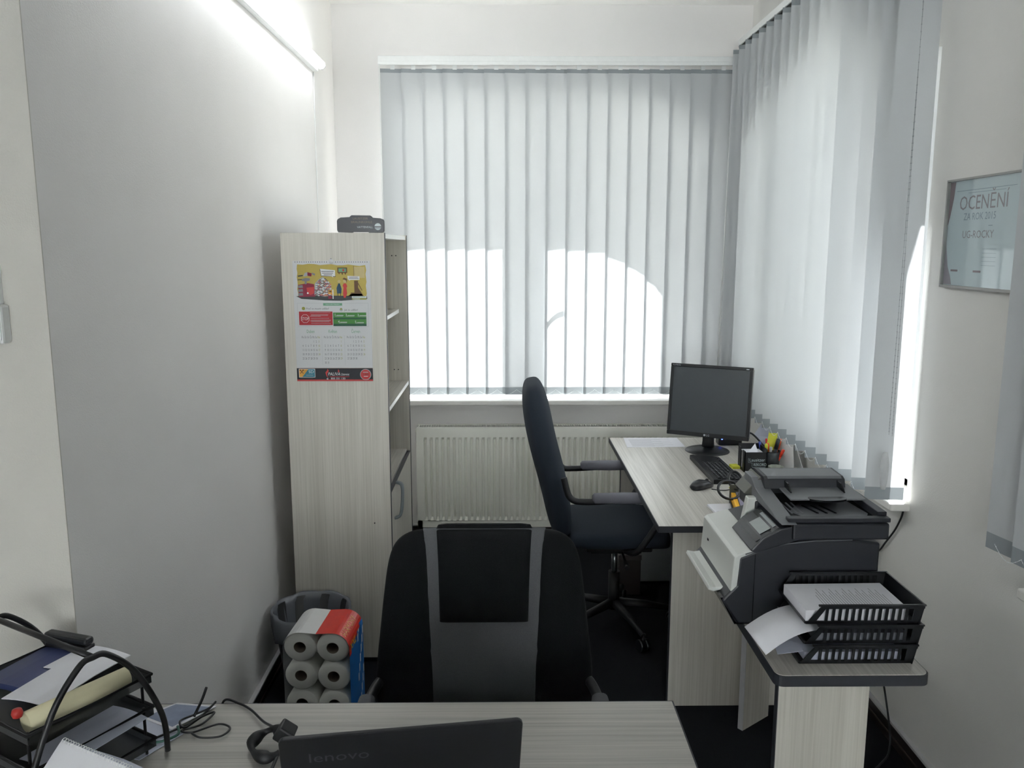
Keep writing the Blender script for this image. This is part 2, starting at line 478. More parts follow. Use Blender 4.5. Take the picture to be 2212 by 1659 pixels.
def blind(name, label, cat, p0, p1, ztop, zbot, n, tilt, W, flip=False):
    """p0 -> p1 run of the head rail; slats hang below it"""
    p0, p1 = Vector(p0 + (0,)), Vector(p1 + (0,)); d = (p1 - p0); L = d.length; d.normalize()
    ang = math.atan2(d.y, d.x)
    t = thing(name, label, cat, (p0.x, p0.y, ztop), ang)
    r = MB(); r.box(-.02, L + .02, -.022, .022, .012, .045, WHITE); r.box(-.02, L + .02, -.016, .016, .004, .012, DARKGAP)
    r.box(-.02, L + .02, -.024, -.018, -.004, .016, WHITE); r.build('head_rail', t, local=True, bevel=.002)
    pitch = L / n; h = ztop - zbot - .02
    first = None
    for i in range(n):
        if first is None:
            o = slat_mesh(h, W).build('slat', t, local=True); first = o
        else:
            o = first.copy(); COL.objects.link(o); o.parent = t
        o.location = (pitch * (i + .5), .0, -.02); 
        o.rotation_euler = (0, 0, tilt + random.uniform(-.012, .012))
    # bead chains joining the feet of the slats
    c = MB(); pts = []
    for i in range(n - 1):
        for k in range(9):
            u = k / 8
            pts.append((pitch * (i + .5) + pitch * u, -.012 if not flip else (.067 if tilt > 1 else .03), -h + .012 - .028 * math.sin(PI * u)))
    for a in range(0, len(pts) - 1):
        m_ = [(pts[a][j] + pts[a + 1][j]) / 2 for j in range(3)]
        c.add([(m_[0] + dx, m_[1] + dy, m_[2] + dz) for dx, dy, dz in ((.0018, 0, 0), (-.0018, 0, 0), (0, .0018, 0), (0, -.0018, 0), (0, 0, .0018), (0, 0, -.0018))],
              [(0, 2, 4), (2, 1, 4), (1, 3, 4), (3, 0, 4), (2, 0, 5), (1, 2, 5), (3, 1, 5), (0, 3, 5)], BEAD)
    c.tube(pts, .0006, BEAD, 4)
    c.build('bead_chain', t, local=True)
    return t, L, h

# the back blind: run from left to right
tb, L, h = blind('vertical_blind', 'grey fabric vertical blind across the back window behind the radiator and monitor', 'blind', (-.672, 4.86), (1.300, 4.86), 2.785, .915, 17, .10, .137)
c = MB(); c.tube([(-.012, -.03, .0), (-.010, -.03, -1.55)], .003, WHITE, 6); c.build('control_cord', tb, local=True)
c = MB(); c.tube([(L - .012, -.035, .0), (L - .035, -.035, -1.78)], .004, WHITE, 6); c.build('control_cord', tb, local=True)
tr, L, h = blind('vertical_blind', 'pale vertical blind on the right wall above the desk and printer', 'blind', (1.327, 2.715), (1.327, 4.80), 2.865, .912, 18, math.radians(82), .130, True)
# cord loop and weight at the near end
def chain_loop(parent, x, y, z0, z1, w):
    c = MB()
    for s in (-1, 1):
        pts = curve3([(x - .004 * s, y, z0), (x + s * w * .3, y, (z0 + z1) / 2), (x + s * w, y, z1 + .05)], 10)
        c.tube(pts, .0008, mat_chain, 5)
        for k in range(90):
            q = pts[int(k / 90 * (len(pts) - 1))].lerp(pts[min(len(pts) - 1, int(k / 90 * (len(pts) - 1)) + 1)], (k / 90 * (len(pts) - 1)) % 1)
            r = .0024
            c.add([q + Vector(e) * r for e in ((1, 0, 0), (-1, 0, 0), (0, 1, 0), (0, -1, 0), (0, 0, 1), (0, 0, -1))],
                  [(0, 2, 4), (2, 1, 4), (1, 3, 4), (3, 0, 4), (2, 0, 5), (1, 2, 5), (3, 1, 5), (0, 3, 5)], mat_chain)
    c.build('control_chain', parent, local=True)
mat_chain = mat('grey_chain', (150, 154, 158), .4)
chain_loop(tr, -.004, .022, 0, -1.76, .012)
c = MB()
c.loft([((-.012, .038, -1.895 + .128 * k / 8), (.0, .0, 0) if False else (.010 * (math.sin(PI * (k + .6) / 9.2) ** .4), 0, 0), (0, .014 * (math.sin(PI * (k + .6) / 9.2) ** .4), 0), 2.2) for k in range(9)], mat('chain_weight', (196, 198, 200), .4), 16)
c.build('cord_weight', tr, local=True)
blind('vertical_blind', 'shaded vertical blind at the edge of the view in front of the framed certificate', 'blind', (1.362, .55), (1.362, 2.19), 2.865, .955, 14, .20, .135, True)

# ------------------------------------------------------------------ lamp on the left wall
TUBE = emitter('lamp_light', (0.93, 0.97, 1.0), 8.0)
t = thing('tube_lamp', 'glowing long tube lamp mounted high on the left wall', 'lamp', (XL, 3.9, 2.69))
m = MB(); m.box(XL, XL + .030, 1.95, 4.425, 2.662, 2.722, WHITE); m.build('housing', t, bevel=.004)
m = MB(); m.tube([(XL + .047, 1.96, 2.692), (XL + .047, 4.405, 2.692)], .020, TUBE, 16); m.build('diffuser', t)
for y0, y1 in ((1.94, 1.96), (4.405, 4.425)):
    m = MB(); m.tube([(XL + .047, y0, 2.692), (XL + .047, y1, 2.692)], .022, WHITE, 16); m.build('end_cap', t)
m = MB(); m.tube([(XL + .003, 4.43, 2.66), (XL + .003, 4.42, 2.4), (XL + .003, 4.41, 1.2), (XL + .003, 4.41, .10)], .0022, WHITE, 8)
tag(m.build('cable'), 'thin white cable running down the left wall from the tube lamp', 'cable')

# trunking and box at the stepped wall end
t = thing('junction_box', 'white surface-mounted box under a conduit at the end of the left wall', 'junction box', (-1.10, YJ, 1.6))
m = MB(); m.box(-1.16, -1.043, YJ - .035, YJ, 1.58, 1.662, WHITE); m.build('box_body', t, bevel=.006)
m = MB(); m.box(-1.155, -1.046, YJ - .038, YJ - .034, 1.588, 1.655, PVC); m.build('lid', t, bevel=.002)
m = MB(); m.box(-1.10, -1.053, YJ - .018, YJ, 1.662, ZC, WHITE)
tag(m.build('cable_conduit', bevel=.003), 'white cable conduit rising above the box on the stepped wall end', 'conduit')

# ------------------------------------------------------------------ radiator
t = thing('radiator', 'cream panel radiator with vertical ribs under the back window', 'radiator', (.33, 4.90, .09))
x0, x1, z0, z1 = -.518, 1.165, .095, .712
m = MB(); pts = []; p = .0345; x = x0 + .035
yf = 4.85
m.box(x0, x1, yf, yf + .012, z0, z0 + .045, RADW); m.box(x0, x1, yf - .001, yf + .012, z1 - .055, z1, RADW)
m.box(x0, x0 + .028, yf, yf + .012, z0, z1, RADW); m.box(x1 - .028, x1, yf, yf + .012, z0, z1, RADW)
n = int((x1 - x0 - .056) / p)
p = (x1 - x0 - .056) / n; x = x0 + .028
xs = []
for i in range(n):
    xs += [(x + i * p, yf), (x + i * p + p * .40, yf), (x + i * p + p * .54, yf + .017), (x + i * p + p * .86, yf + .017)]
xs.append((x + n * p, yf))
vs = []
for zz, off in ((z0 + .04, 0), (z0 + .062, 1), (z1 - .072, 1), (z1 - .05, 0)):
    for (a, b) in xs: vs.append((a, yf + (b - yf) * off, zz))
k = len(xs)
m.add(vs, [(r * k + i, r * k + i + 1, (r + 1) * k + i + 1, (r + 1) * k + i) for r in range(3) for i in range(k - 1)], RADW)
m.build('front_panel', t)
m = MB(); m.box(x0 + .004, x1 - .004, yf + .04, 4.93, z0 + .01, z1 - .03, DARKGAP); m.build('convector', t)
m = MB(); m.box(x0 + .002, x1 - .002, yf + .002, yf + .012, z1 - .004, z1 + .008, RADW); m.box(x0 + .002, x1 - .002, 4.925, 4.935, z1 - .02, z1 + .010, RADW)
q = x0 + .01
while q < x1 - .01:
    m.box(q, q + .0065, yf + .012, 4.925, z1 + .001, z1 + .006, RADW); q += .0145
m.build('top_grille', t)
for a, b in ((x0 - .003, x0 + .001), (x1 - .001, x1 + .003)):
    m = MB(); m.box(a, b, yf + .004, 4.935, z0 + .01, z1 + .002, RADW); m.build('side_cover', t)
m = MB(); m.tube([(x0 - .012, yf + .05, z1 - .03), (x0 + .002, yf + .05, z1 - .03)], .006, RADW, 12); m.build('bleed_valve', t)
for xx in (x0 + .3, x1 - .3):
    m = MB(); m.box(xx - .02, xx + .02, 4.925, YB - .001, z0 + .1, z1 - .1, RADW); m.build('wall_bracket', t)

# ------------------------------------------------------------------ shelving cabinet
CX0, CX1, CY0, CY1, CZ = -.888, -.471, 3.368, 4.146, 1.838
t = thing('bookcase', 'tall pale laminate bookcase with open shelves and a low door standing at the left wall', 'bookcase', ((CX0 + CX1) / 2, (CY0 + CY1) / 2, 0))
for y in (CY0, CY1 - .018):
    m = MB(); m.box(CX0, CX1 - .002, y, y + .018, .022, CZ, WOODZ); m.box(CX1 - .002, CX1, y, y + .018, .022, CZ, EDGE)
    if y == CY0: m.lathe([(0, -.0015), (.003, -.0012), (.003, 0)], (CX0 + .345, y, .63), BLK, 12, 'y')
    m.build('side_panel', t)
m = MB(); m.box(CX0, CX1 - .006, CY0 + .018, CY1 - .018, CZ - .022, CZ - .004, WHITE); m.build('top_panel', t)
m = MB(); m.box(CX0, CX0 + .006, CY0 + .018, CY1 - .018, .04, CZ - .01, WOODZ); m.build('back_panel', t)
for z, dx in ((1.478, .045), (1.118, .004)):
    m = MB(); m.box(CX0 + .006, CX1 - dx - .002, CY0 + .018, CY1 - .018, z - .018, z, WOODY); m.box(CX1 - dx - .002, CX1 - dx, CY0 + .018, CY1 - .018, z - .018, z, WHITE); m.build('shelf', t)
m = MB(); m.box(CX0 + .006, CX1 - .022, CY0 + .018, CY1 - .018, .747, .765, WOODY); m.build('shelf', t)
m = MB(); m.box(CX0 + .006, CX1 - .03, CY0 + .018, CY1 - .018, .0, .06, EDGE); m.build('plinth', t)
d = MB(); d.box(CX1 - .020, CX1 - .002, CY0 + .021, CY1 - .021, .065, .752, WOODZ); d.box(CX1 - .0195, CX1 - .0025, CY0 + .021, CY1 - .021, .752, .756, EDGE)
dr = d.build('door', t)
h = MB(); a0 = curve3([(CX1 - .002, 3.55, .755), (CX1 + .024, 3.535, .745), (CX1 + .030, 3.50, .695), (CX1 + .024, 3.48, .63), (CX1 - .002, 3.475, .615)], 8)
h.tube(a0, .0065, mat('handle_grey', (112, 120, 124), .35), 10); h.build('handle', dr)
h = MB(); h.tube([(v.x, v.y + .035, v.z - .005) for v in a0], .0045, mat('handle_inner', (140, 148, 152), .3), 8); h.build('handle', dr)
for yy, zz in ((-.545, 1.74), (-.525, 1.74), (-.545, 1.175), (-.525, 1.175)):
    m = MB(); m.lathe([(0, -.001), (.003, -.001), (.003, .0)], (yy, CY1 - .0185, zz), BLK, 10, 'y'); m.build('peg_hole', t)

# plaque on top of the bookcase
t = thing('advertising_plaque', 'black shaped plaque with brown coal lettering standing on top of the bookcase', 'plaque', (-.566, 3.39, CZ))
px0, px1, pz = -.662, -.474, CZ + .0
def P_(u, v): return (px0 + (px1 - px0) * u, pz + v)
out = [P_(.02, .002), P_(.32, .0), P_(.34, .003), P_(.66, .003), P_(.68, .0), P_(.98, .0), P_(1, .006), P_(1, .045), P_(.985, .052), P_(.92, .057), P_(.76, .059), P_(.71, .068), P_(.31, .069), P_(.27, .062), P_(.08, .060), P_(.015, .053), P_(0, .046), P_(0, .010)]
m = MB(); m.prism(out, 1, 3.378, 3.40, mat('plaque_black', (34, 36, 44), .35)); m.build('plate', t, bevel=.002)
m = MB(); G1 = mat('plaque_tan', (120, 108, 92), .5); G2 = mat('plaque_silver', (196, 206, 208), .5)
fy = 3.3765
def F_(x, z): return frame_m((x, fy, z), (1, 0, 0), (0, 0, 1))
m.text('LAUSITZER', .0118, F_(px0 + .5 * (px1 - px0), pz + .052), G1, 'CENTER', 1.05)
m.text('BRAUNKOHLE', .0118, F_(px0 + .525 * (px1 - px0), pz + .038), G1, 'CENTER', 1.1)
m.text('VATTENFALL', .0108, F_(px0 + .595 * (px1 - px0), pz + .0185), G2, 'CENTER', 1.0)
cx, cz, r = px0 + .87 * (px1 - px0), pz + .024, .0135
def arc(a0, a1, rr=r, n=16): return [(cx + rr * math.cos(a0 + (a1 - a0) * i / n), fy, cz + rr * math.sin(a0 + (a1 - a0) * i / n)) for i in range(n + 1)]
m.poly(arc(math.radians(5), math.radians(175)), G2)
m.poly(arc(math.radians(190), math.radians(350)), G2)
m.box(cx - r, cx + r, fy - .0006, fy - .0002, cz - .0030, cz - .0012, mat('plaque_line', (34, 36, 44), .35))
m.box(cx - r * .9, cx + r * .9, fy - .0006, fy - .0002, cz - .0082, cz - .0068, mat('plaque_line_low', (34, 36, 44), .35))
m.build('print', t)

# ------------------------------------------------------------------ wall calendar on the side of the bookcase
CALX, CALZ, CW = -.843, 1.727, .310
t = thing('wall_calendar', 'three-month wall calendar with a cartoon picture hung on the bookcase side', 'calendar', (CALX + CW / 2, CY0, CALZ - .49))
CP = mat('calendar_paper', (205, 206, 208), .7, var=.01)
def cm(name, rgb, r=.6): return mat('calendar_' + name, rgb, r, var=.06, scale=90)
K = dict(ochre=cm('ochre', (186, 166, 84)), tan=cm('tan', (196, 180, 130)), red=cm('red', (176, 42, 52)), dred=cm('dark_red', (140, 40, 66)),
         green=cm('green', (70, 132, 62)), dgreen=cm('dark_green', (38, 88, 66)), floor=cm('slate', (62, 66, 68)), brown=cm('brown', (106, 78, 52)),
         blue=cm('blue', (44, 78, 104)), orange=cm('orange', (214, 120, 60)), white=cm('white', (220, 222, 224)), grey=cm('grey', (130, 132, 138)),
         dark=cm('dark', (50, 50, 58)), mint=cm('mint', (110, 160, 130)), teal=cm('teal', (54, 126, 146)), amber=cm('amber', (222, 164, 72)),
         ink=cm('ink', (96, 98, 106)), black=cm('black', (34, 36, 44)), pale=cm('pale_grey', (168, 172, 176)), olive=cm('olive', (150, 152, 70)), crimson=cm('crimson', (196, 64, 64)))
def cpos(u, v, l): return (CALX + u * CW, CY0 - .0022 - .00025 * l, CALZ - v * CW)
def crect(m, u0, u1, v0, v1, l, k): m.quad(cpos(u0, v1, l), cpos(u1, v1, l), cpos(u1, v0, l), cpos(u0, v0, l), K[k])
def cpoly(m, pts, l, k): m.poly([cpos(u, v, l) for u, v in pts], K[k])
def ctext(m, s, size, u, v, k, al='LEFT', sx=1.0, l=3, italic=0):
    M = frame_m(cpos(u, v, l), (1, 0, 0), (0, 0, 1))
    if italic: M = M @ Matrix(((1, italic, 0, 0), (0, 1, 0, 0), (0, 0, 1, 0), (0, 0, 0, 1)))
    m.text(s, size * CW, M, K[k], al, sx)
def cdisc(m, u, v, r, l, k, n=18): cpoly(m, [(u + r * math.cos(2 * PI * i / n), v + r * math.sin(2 * PI * i / n)) for i in range(n)], l, k)
m = MB(); m.box(CALX, CALX + CW, CY0 - .002, CY0 - .0002, CALZ - 1.405 * CW, CALZ, CP)
for i in range(33):
    u = .035 + .93 * i / 32
    if abs(u - .5) > .035: crect(m, u - .0045, u + .0045, .008, .022, 1, 'ink')
# three month table
mons = [('Duben', 4, 30, .20), ('Květen', 6, 31, .49), ('Červen', 2, 30, .79)]
for name, start, nd, uc in mons:
    ctext(m, name, .062, uc, .935, 'mint', 'CENTER', .62)
    for c_, dn in enumerate(('Po', 'Út', 'St', 'Čt', 'Pá', 'So', 'Ne')):
        ctext(m, dn, .042, uc - .105 + .035 * c_, 1.005, 'ink' if c_ < 6 else 'olive', 'CENTER', .62)
    for d_ in range(nd):
        k_ = start + d_; ctext(m, str(d_ + 1), .042, uc - .105 + .035 * (k_ % 7), 1.062 + .056 * (k_ // 7), 'ink' if k_ % 7 < 6 else 'olive', 'CENTER', .58)
for u in (.343, .640): crect(m, u, u + .002, .965, 1.36, 1, 'pale')
m.build('month_page', t)
m = MB()
# picture: a room scene with furniture, a heap of boxes, a staircase and two speech bubbles
edge = [(.06, .045)] + [(.06 + .88 * i / 12, .040 + .008 * math.sin(i * 1.9) + .02 * i / 12) for i in range(1, 13)] + [(.945 + .006 * math.sin(i * 2.1), .07 + .40 * i / 8) for i in range(1, 9)] + [(.055 + .006 * math.sin(i * 2.3), .47 - .42 * i / 8) for i in range(0, 8)]
cpoly(m, edge, 1, 'ochre')
crect(m, .79, .93, .075, .22, 2, 'tan'); crect(m, .787, .792, .06, .22, 3, 'brown')
cpoly(m, [(.03, .455), (.3, .445), (.95, .455), (.955, .49), (.80, .50), (.62, .515), (.40, .510), (.10, .49)], 2, 'floor')
cpoly(m, [(.06, .31), (.19, .285), (.27, .30), (.28, .46), (.07, .465)], 3, 'dred')
for v in (.325, .375, .425): cpoly(m, [(.06, v - .008), (.12, v - .014), (.125, v + .022), (.06, v + .026)], 4, 'grey')
cpoly(m, [(.17, .345), (.27, .335), (.265, .42), (.22, .44), (.18, .42)], 4, 'crimson'); cdisc(m, .185, .415, .012, 5, 'white')
cpoly(m, [(.115, .235), (.16, .22), (.22, .225), (.215, .255), (.175, .262), (.175, .30), (.15, .30), (.15, .262), (.115, .258)], 5, 'grey')
cpoly(m, [(.135, .20), (.155, .155), (.19, .145), (.20, .19), (.15, .20)], 6, 'pale'); cpoly(m, [(.19, .145), (.245, .16), (.24, .20), (.19, .19)], 7, 'dred'); cpoly(m, [(.245, .15), (.29, .165), (.285, .19), (.25, .175)], 6, 'grey')
cpoly(m, [(.06, .19), (.13, .18), (.13, .195), (.07, .205)], 6, 'floor'); cpoly(m, [(.06, .24), (.115, .235), (.115, .245), (.06, .25)], 6, 'floor')
heap = [(.27, .44), (.28, .29), (.33, .24), (.385, .205), (.45, .255), (.49, .31), (.50, .45), (.40, .46)]
cpoly(m, heap, 4, 'pale')
rnd = random.Random(3)
def inhe(u, v):
    c = False
    for i in range(len(heap)):
        x1_, y1_ = heap[i]; x2_, y2_ = heap[(i + 1) % len(heap)]
        if (y1_ > v) != (y2_ > v) and u < (x2_ - x1_) * (v - y1_) / (y2_ - y1_) + x1_: c = not c
    return c
for r_ in range(16):
    for c_ in range(9):
        u = .275 + .026 * c_ + (.013 if r_ % 2 else 0); v = .225 + .0145 * r_
        if inhe(u + .012, v + .006) and inhe(u, v): crect(m, u, u + .023, v, v + .0105, 5, rnd.choice(['orange', 'white', 'white', 'dred', 'brown', 'grey']))
crect(m, .455, .50, .375, .43, 6, 'amber'); crect(m, .463, .492, .385, .405, 7, 'brown'); cpoly(m, [(.45, .45), (.49, .45), (.50, .485), (.45, .49)], 6, 'dred')
crect(m, .505, .518, .37, .49, 6, 'white')
# two generic dressed figures, backs of coloured clothing only
cpoly(m, [(.585, .29), (.605, .29), (.625, .36), (.62, .42), (.565, .42), (.56, .35)], 5, 'blue')
crect(m, .572, .58, .42, .455, 5, 'dark'); crect(m, .605, .613, .42, .455, 5, 'dark'); cdisc(m, .595, .265, .020, 5, 'tan'); cdisc(m, .67, .26, .022, 5, 'tan')
cpoly(m, [(.655, .29), (.685, .29), (.70, .33), (.688, .345), (.695, .42), (.675, .475), (.65, .475), (.642, .42), (.65, .345), (.64, .32)], 5, 'crimson')
cpoly(m, [(.64, .235), (.66, .215), (.70, .23), (.695, .29), (.685, .25)], 6, 'brown')
# framed picture on the wall, bubbles
crect(m, .578, .705, .085, .155, 3, 'brown'); crect(m, .592, .69, .097, .143, 4, 'mint'); cdisc(m, .655, .12, .014, 5, 'crimson')
for u, d_ in ((.60, .02), (.64, .032), (.68, .028)): cpoly(m, [(u - .012, .155), (u + .012, .155), (u, .155 + d_)], 4, 'brown')
cpoly(m, [(.348, .108), (.545, .122), (.552, .205), (.365, .196)], 3, 'dark'); cpoly(m, [(.355, .102), (.548, .120), (.548, .198), (.515, .199), (.525, .218), (.500, .198), (.368, .190)], 4, 'white')
for k_, (a, b) in enumerate(((.37, .53), (.38, .52), (.40, .51))): crect(m, a, b, .132 + .022 * k_, .140 + .022 * k_, 5, 'ink')
cpoly(m, [(.705, .192), (.862, .198), (.862, .245), (.745, .245), (.725, .258), (.728, .244), (.710, .240)], 4, 'white')
crect(m, .728, .84, .205, .211, 5, 'ink'); crect(m, .722, .85, .222, .228, 5, 'ink')
# stairs
crect(m, .79, .84, .255, .40, 3, 'brown')
for k_ in range(7): crect(m, .79 - .012 * k_ * (k_ > 3), .845 + .010 * k_, .345 + .016 * k_, .361 + .016 * k_, 4, ('brown', 'tan')[k_ % 2] if k_ % 2 == 0 else 'brown')
cpoly(m, [(.83, .28), (.838, .275), (.895, .38), (.887, .384)], 5, 'brown'); cpoly(m, [(.70, .455), (.76, .42), (.89, .425), (.89, .46)], 4, 'brown')
crect(m, .755, .945, .455, .480, 6, 'white'); crect(m, .755, .945, .482, .500, 6, 'olive')
crect(m, .77, .93, .462, .468, 7, 'mint'); crect(m, .765, .86, .488, .494, 7, 'white')
m.build('picture', t)
m = MB()
for a, b, c_, d_ in ((.04, .965, .545, .5475), (.04, .965, .848, .8505), (.04, .0425, .545, .85), (.9625, .965, .545, .85)): crect(m, a, b, c_, d_, 1, 'pale')
crect(m, .378, .625, .545, .578, 2, 'mint'); ctext(m, 'ODSUN NEPOTŘEBNÉHO', .016, .50, .567, 'white', 'CENTER', 1.0)
cdisc(m, .12, .615, .022, 2, 'olive'); cdisc(m, .61, .630, .022, 2, 'pale'); cdisc(m, .61, .622, .012, 3, 'olive')
ctext(m, 'Proč to musím udělat?', .034, .152, .628, 'ink', sx=.95, l=2, italic=.15); ctext(m, 'Jak to udělat?', .034, .65, .645, 'ink', sx=.95, l=2, italic=.15)
crect(m, .058, .495, .655, .832, 2, 'red'); crect(m, .503, .935, .668, .752, 2, 'green'); crect(m, .503, .935, .735, .755, 3, 'dgreen'); crect(m, .503, .935, .755, .845, 2, 'green'); crect(m, .503, .935, .815, .845, 3, 'dgreen')
oc = [(.137 + .058 * math.cos(PI / 8 + k_ * PI / 4), .748 + .058 * math.sin(PI / 8 + k_ * PI / 4)) for k_ in range(8)]
cpoly(m, oc, 3, 'white'); cpoly(m, [(.137 + (u - .137) * .93, .748 + (v - .748) * .93) for u, v in oc], 4, 'red')
ctext(m, 'STOP', .056, .137, .768, 'white', 'CENTER', .72, 5)
for k_, (v, w) in enumerate(((.668, .27), (.694, .24), (.704, .235), (.714, .14), (.740, .25), (.764, .27), (.775, .27), (.786, .25), (.808, .27))): crect(m, .20 + (.014 if k_ % 3 else 0), .20 + w, v, v + .004, 3, 'pale')
for s, u, v in (('1.', .52, .712), ('2.', .665, .714), ('3.', .82, .716), ('4.', .565, .802), ('5.', .785, .806)):
    ctext(m, s, .045, u, v, 'white', sx=.85, l=4); crect(m, u + .028, u + .118, v - .010, v - .003, 4, 'white'); crect(m, u + .01, u + .112, v + .004, v + .007, 4, 'pale')
m.build('notice_panel', t)
m = MB(); v0, v1 = 1.405, 1.575
crect(m, 0, 1, v0, v1, 1, 'black'); crect(m, 0, 1, v1 - .022, v1, 2, 'crimson'); crect(m, 0, 1, v0 - .004, v0, 2, 'brown')
m.box(CALX, CALX + CW, CY0 - .002, CY0 - .0002, CALZ - v1 * CW, CALZ - v0 * CW, K['black'])
crect(m, .025, .24, 1.41, 1.525, 2, 'white'); crect(m, .031, .234, 1.416, 1.519, 3, 'teal'); cpoly(m, [(.031, 1.416), (.15, 1.416), (.07, 1.519), (.031, 1.519)], 4, 'amber')
ctext(m, 'SD', .055, .222, 1.468, 'white', 'RIGHT', 1.1, 5); crect(m, .12, .215, 1.492, 1.498, 5, 'pale'); crect(m, .04, .21, 1.535, 1.538, 3, 'ink')
for a, b in (((.045, 1.425), (.085, 1.475)), ((.085, 1.425), (.045, 1.475))):
    dx, dy = .004, .003; cpoly(m, [(a[0] - dx, a[1]), (a[0] + dx, a[1]), (b[0] + dx, b[1]), (b[0] - dx, b[1])], 5, 'black')
crect(m, .036, .056, 1.422, 1.432, 5, 'black'); crect(m, .074, .094, 1.422, 1.432, 5, 'black')
ctext(m, 'PALIVA', .060, .405, 1.50, 'white', 'LEFT', .85, 4, .25); ctext(m, 'ČERMÁK', .034, .575, 1.50, 'white', 'LEFT', .85, 4, .25)
crect(m, .43, .69, 1.512, 1.520, 3, 'red'); ctext(m, '800 331 130', .038, .54, 1.553, 'white', 'CENTER', 1.0, 4)
cpoly(m, [(.385, 1.50), (.375, 1.46), (.40, 1.43), (.405, 1.41), (.42, 1.435), (.41, 1.46), (.395, 1.475), (.40, 1.515), (.42, 1.52), (.40, 1.525)], 3, 'crimson'); cpoly(m, [(.54, 1.45), (.545, 1.415), (.56, 1.44), (.552, 1.462)], 3, 'crimson'); cdisc(m, .40, 1.545, .012, 3, 'pale')
cdisc(m, .905, 1.488, .074, 3, 'pale', 28); cdisc(m, .905, 1.488, .066, 4, 'crimson', 28); crect(m, .87, .94, 1.452, 1.462, 5, 'pale'); ctext(m, '1.000', .036, .905, 1.497, 'dark', 'CENTER', 1.0, 5); crect(m, .88, .935, 1.508, 1.516, 5, 'white')
m.build('banner', t)
m = MB(); m.lathe([(0, -.002), (.0095, -.002), (.0095, 0)], (CALX + CW * .5, CY0 - .0022, CALZ - .002), CP, 20, 'y')
m.lathe([(0, -.008), (.002, -.008), (.002, 0)], (CALX + CW * .5, CY0, CALZ + .0085), STEEL, 10, 'y'); m.build('hanger', t)

# ------------------------------------------------------------------ waste basket with liner
t = thing('waste_basket', 'round black waste basket with a grey bag liner beside the bookcase', 'waste basket', (-.782, 3.195, 0))
m = MB(); m.lathe([(0, .004), (.105, .004), (.150, .325), (.154, .325), (.110, .0), (0, 0)], (-.782, 3.195, 0), BLK, 40); m.build('bucket', t)
LINER = clear('bin_liner', (150, 154, 164), .10, .2, .45)
m = MB(); vs = []; n = 72
prof = [(.100, .02), (.128, .17), (.146, .30), (.150, .334), (.157, .338), (.161, .325), (.160, .27), (.153, .22)]
for j in range(n):
    a = 2 * PI * j / n
for i, (r, hh) in enumerate(prof):
    for j in range(n):
        a = 2 * PI * j / n
        w = .0035 * math.sin(a * 9 + i * .7) + .002 * math.sin(a * 17 + i)
        vs.append((-.782 + (r + w) * math.cos(a), 3.195 + (r + w) * math.sin(a), hh + (.010 * math.sin(a * 5) if i == 7 else .002 * math.sin(a * 7))))
m.add(vs, [(i * n + j, i * n + (j + 1) % n, (i + 1) * n + (j + 1) % n, (i + 1) * n + j) for i in range(len(prof) - 1) for j in range(n)], LINER, True)
m.build('bin_liner', t)

# ------------------------------------------------------------------ toilet paper pack
TPX, TPY, RR = -.662, 2.745, .059
TPM = mat('tissue_paper', (222, 222, 216), .95, var=.03, bump=.3)
CORE = mat('cardboard_core', (118, 108, 96), .9)
t = thing('toilet_paper_pack', 'wrapped pack of white toilet paper rolls with red and blue printed film on the floor', 'toilet paper', (TPX, TPY + .1, 0))
ROT = Matrix.Translation((TPX, TPY, 0)) @ Matrix.Rotation(math.radians(-4), 4, 'Z')
proto = None
for k_ in range(2):
    for r_ in range(4):
        for c_ in range(2):
            if proto is None:
                m = MB(); m.lathe([(.022, -.048), (.052, -.048), (RR - .001, -.043), (RR - .001, .043), (.052, .048), (.022, .048)], (0, 0, 0), TPM, 36, 'y')
                m.lathe([(.022, -.0475), (.022, .0475), (.0205, .0475), (.0205, -.0475)], (0, 0, 0), CORE, 24, 'y', close=True)
                proto = m.build('roll', t, local=True); o = proto
            else:
                o = proto.copy(); COL.objects.link(o); o.parent = t
            w = ROT @ Vector(((c_ - .5) * 2 * RR, .05 + .098 * k_, RR + r_ * .108))
            o.location = world_matrix(t).inverted() @ w
            o.scale = (1, 1, .94)
            o.rotation_euler = (0, 0, math.radians(-4))
# film: outline around the stack, grid along its depth, colours by region
FILM = clear('pack_film', (236, 238, 240), .14, .15, .25)
RED = mat('film_red', (200, 44, 34), .3, var=.08); BLU = mat('film_blue', (34, 104, 176), .3, var=.25, scale=30); YEL = mat('film_yellow', (232, 190, 50), .4); FWH = mat('film_white', (206, 206, 206), .3)
prof = []
H4 = .108 * 3 + 2 * RR; R1 = RR + .002
for i in range(9): a = PI - PI / 2 * i / 8; prof.append((-RR + R1 * math.cos(a), H4 - RR + R1 * math.sin(a) * .94))
prof.append((-.02, H4 - .004)); prof.append((.0, H4 - .006)); prof.append((.02, H4 - .004))
for i in range(9): a = PI / 2 - PI / 2 * i / 8; prof.append((RR + R1 * math.cos(a), H4 - RR + R1 * math.sin(a) * .94))
for i in range(1, 13): prof.append((2 * RR + .002, H4 - RR - (H4 - RR - .01) * i / 12))
prof = [(-2 * RR - .002, H4 - RR - (H4 - RR - .01) * (12 - i) / 12) for i in range(12)] + prof
acc = [0]
for i in range(1, len(prof)): acc.append(acc[-1] + math.dist(prof[i], prof[i - 1]))
nd = 14; dep = .200
grid = [[ROT @ Vector((x, -.001 + dep * j / nd, z)) for (x, z) in prof] for j in range(nd + 1)]
fm, ff, rdm, blm = MB(), MB(), MB(), MB()
s_mid = acc[12 + 10]; s_end = acc[-1]
def fcell(mb_, i, j, m_): mb_.add([grid[j][i], grid[j][i + 1], grid[j + 1][i + 1], grid[j + 1][i]], [(0, 1, 2, 3)], m_, True)
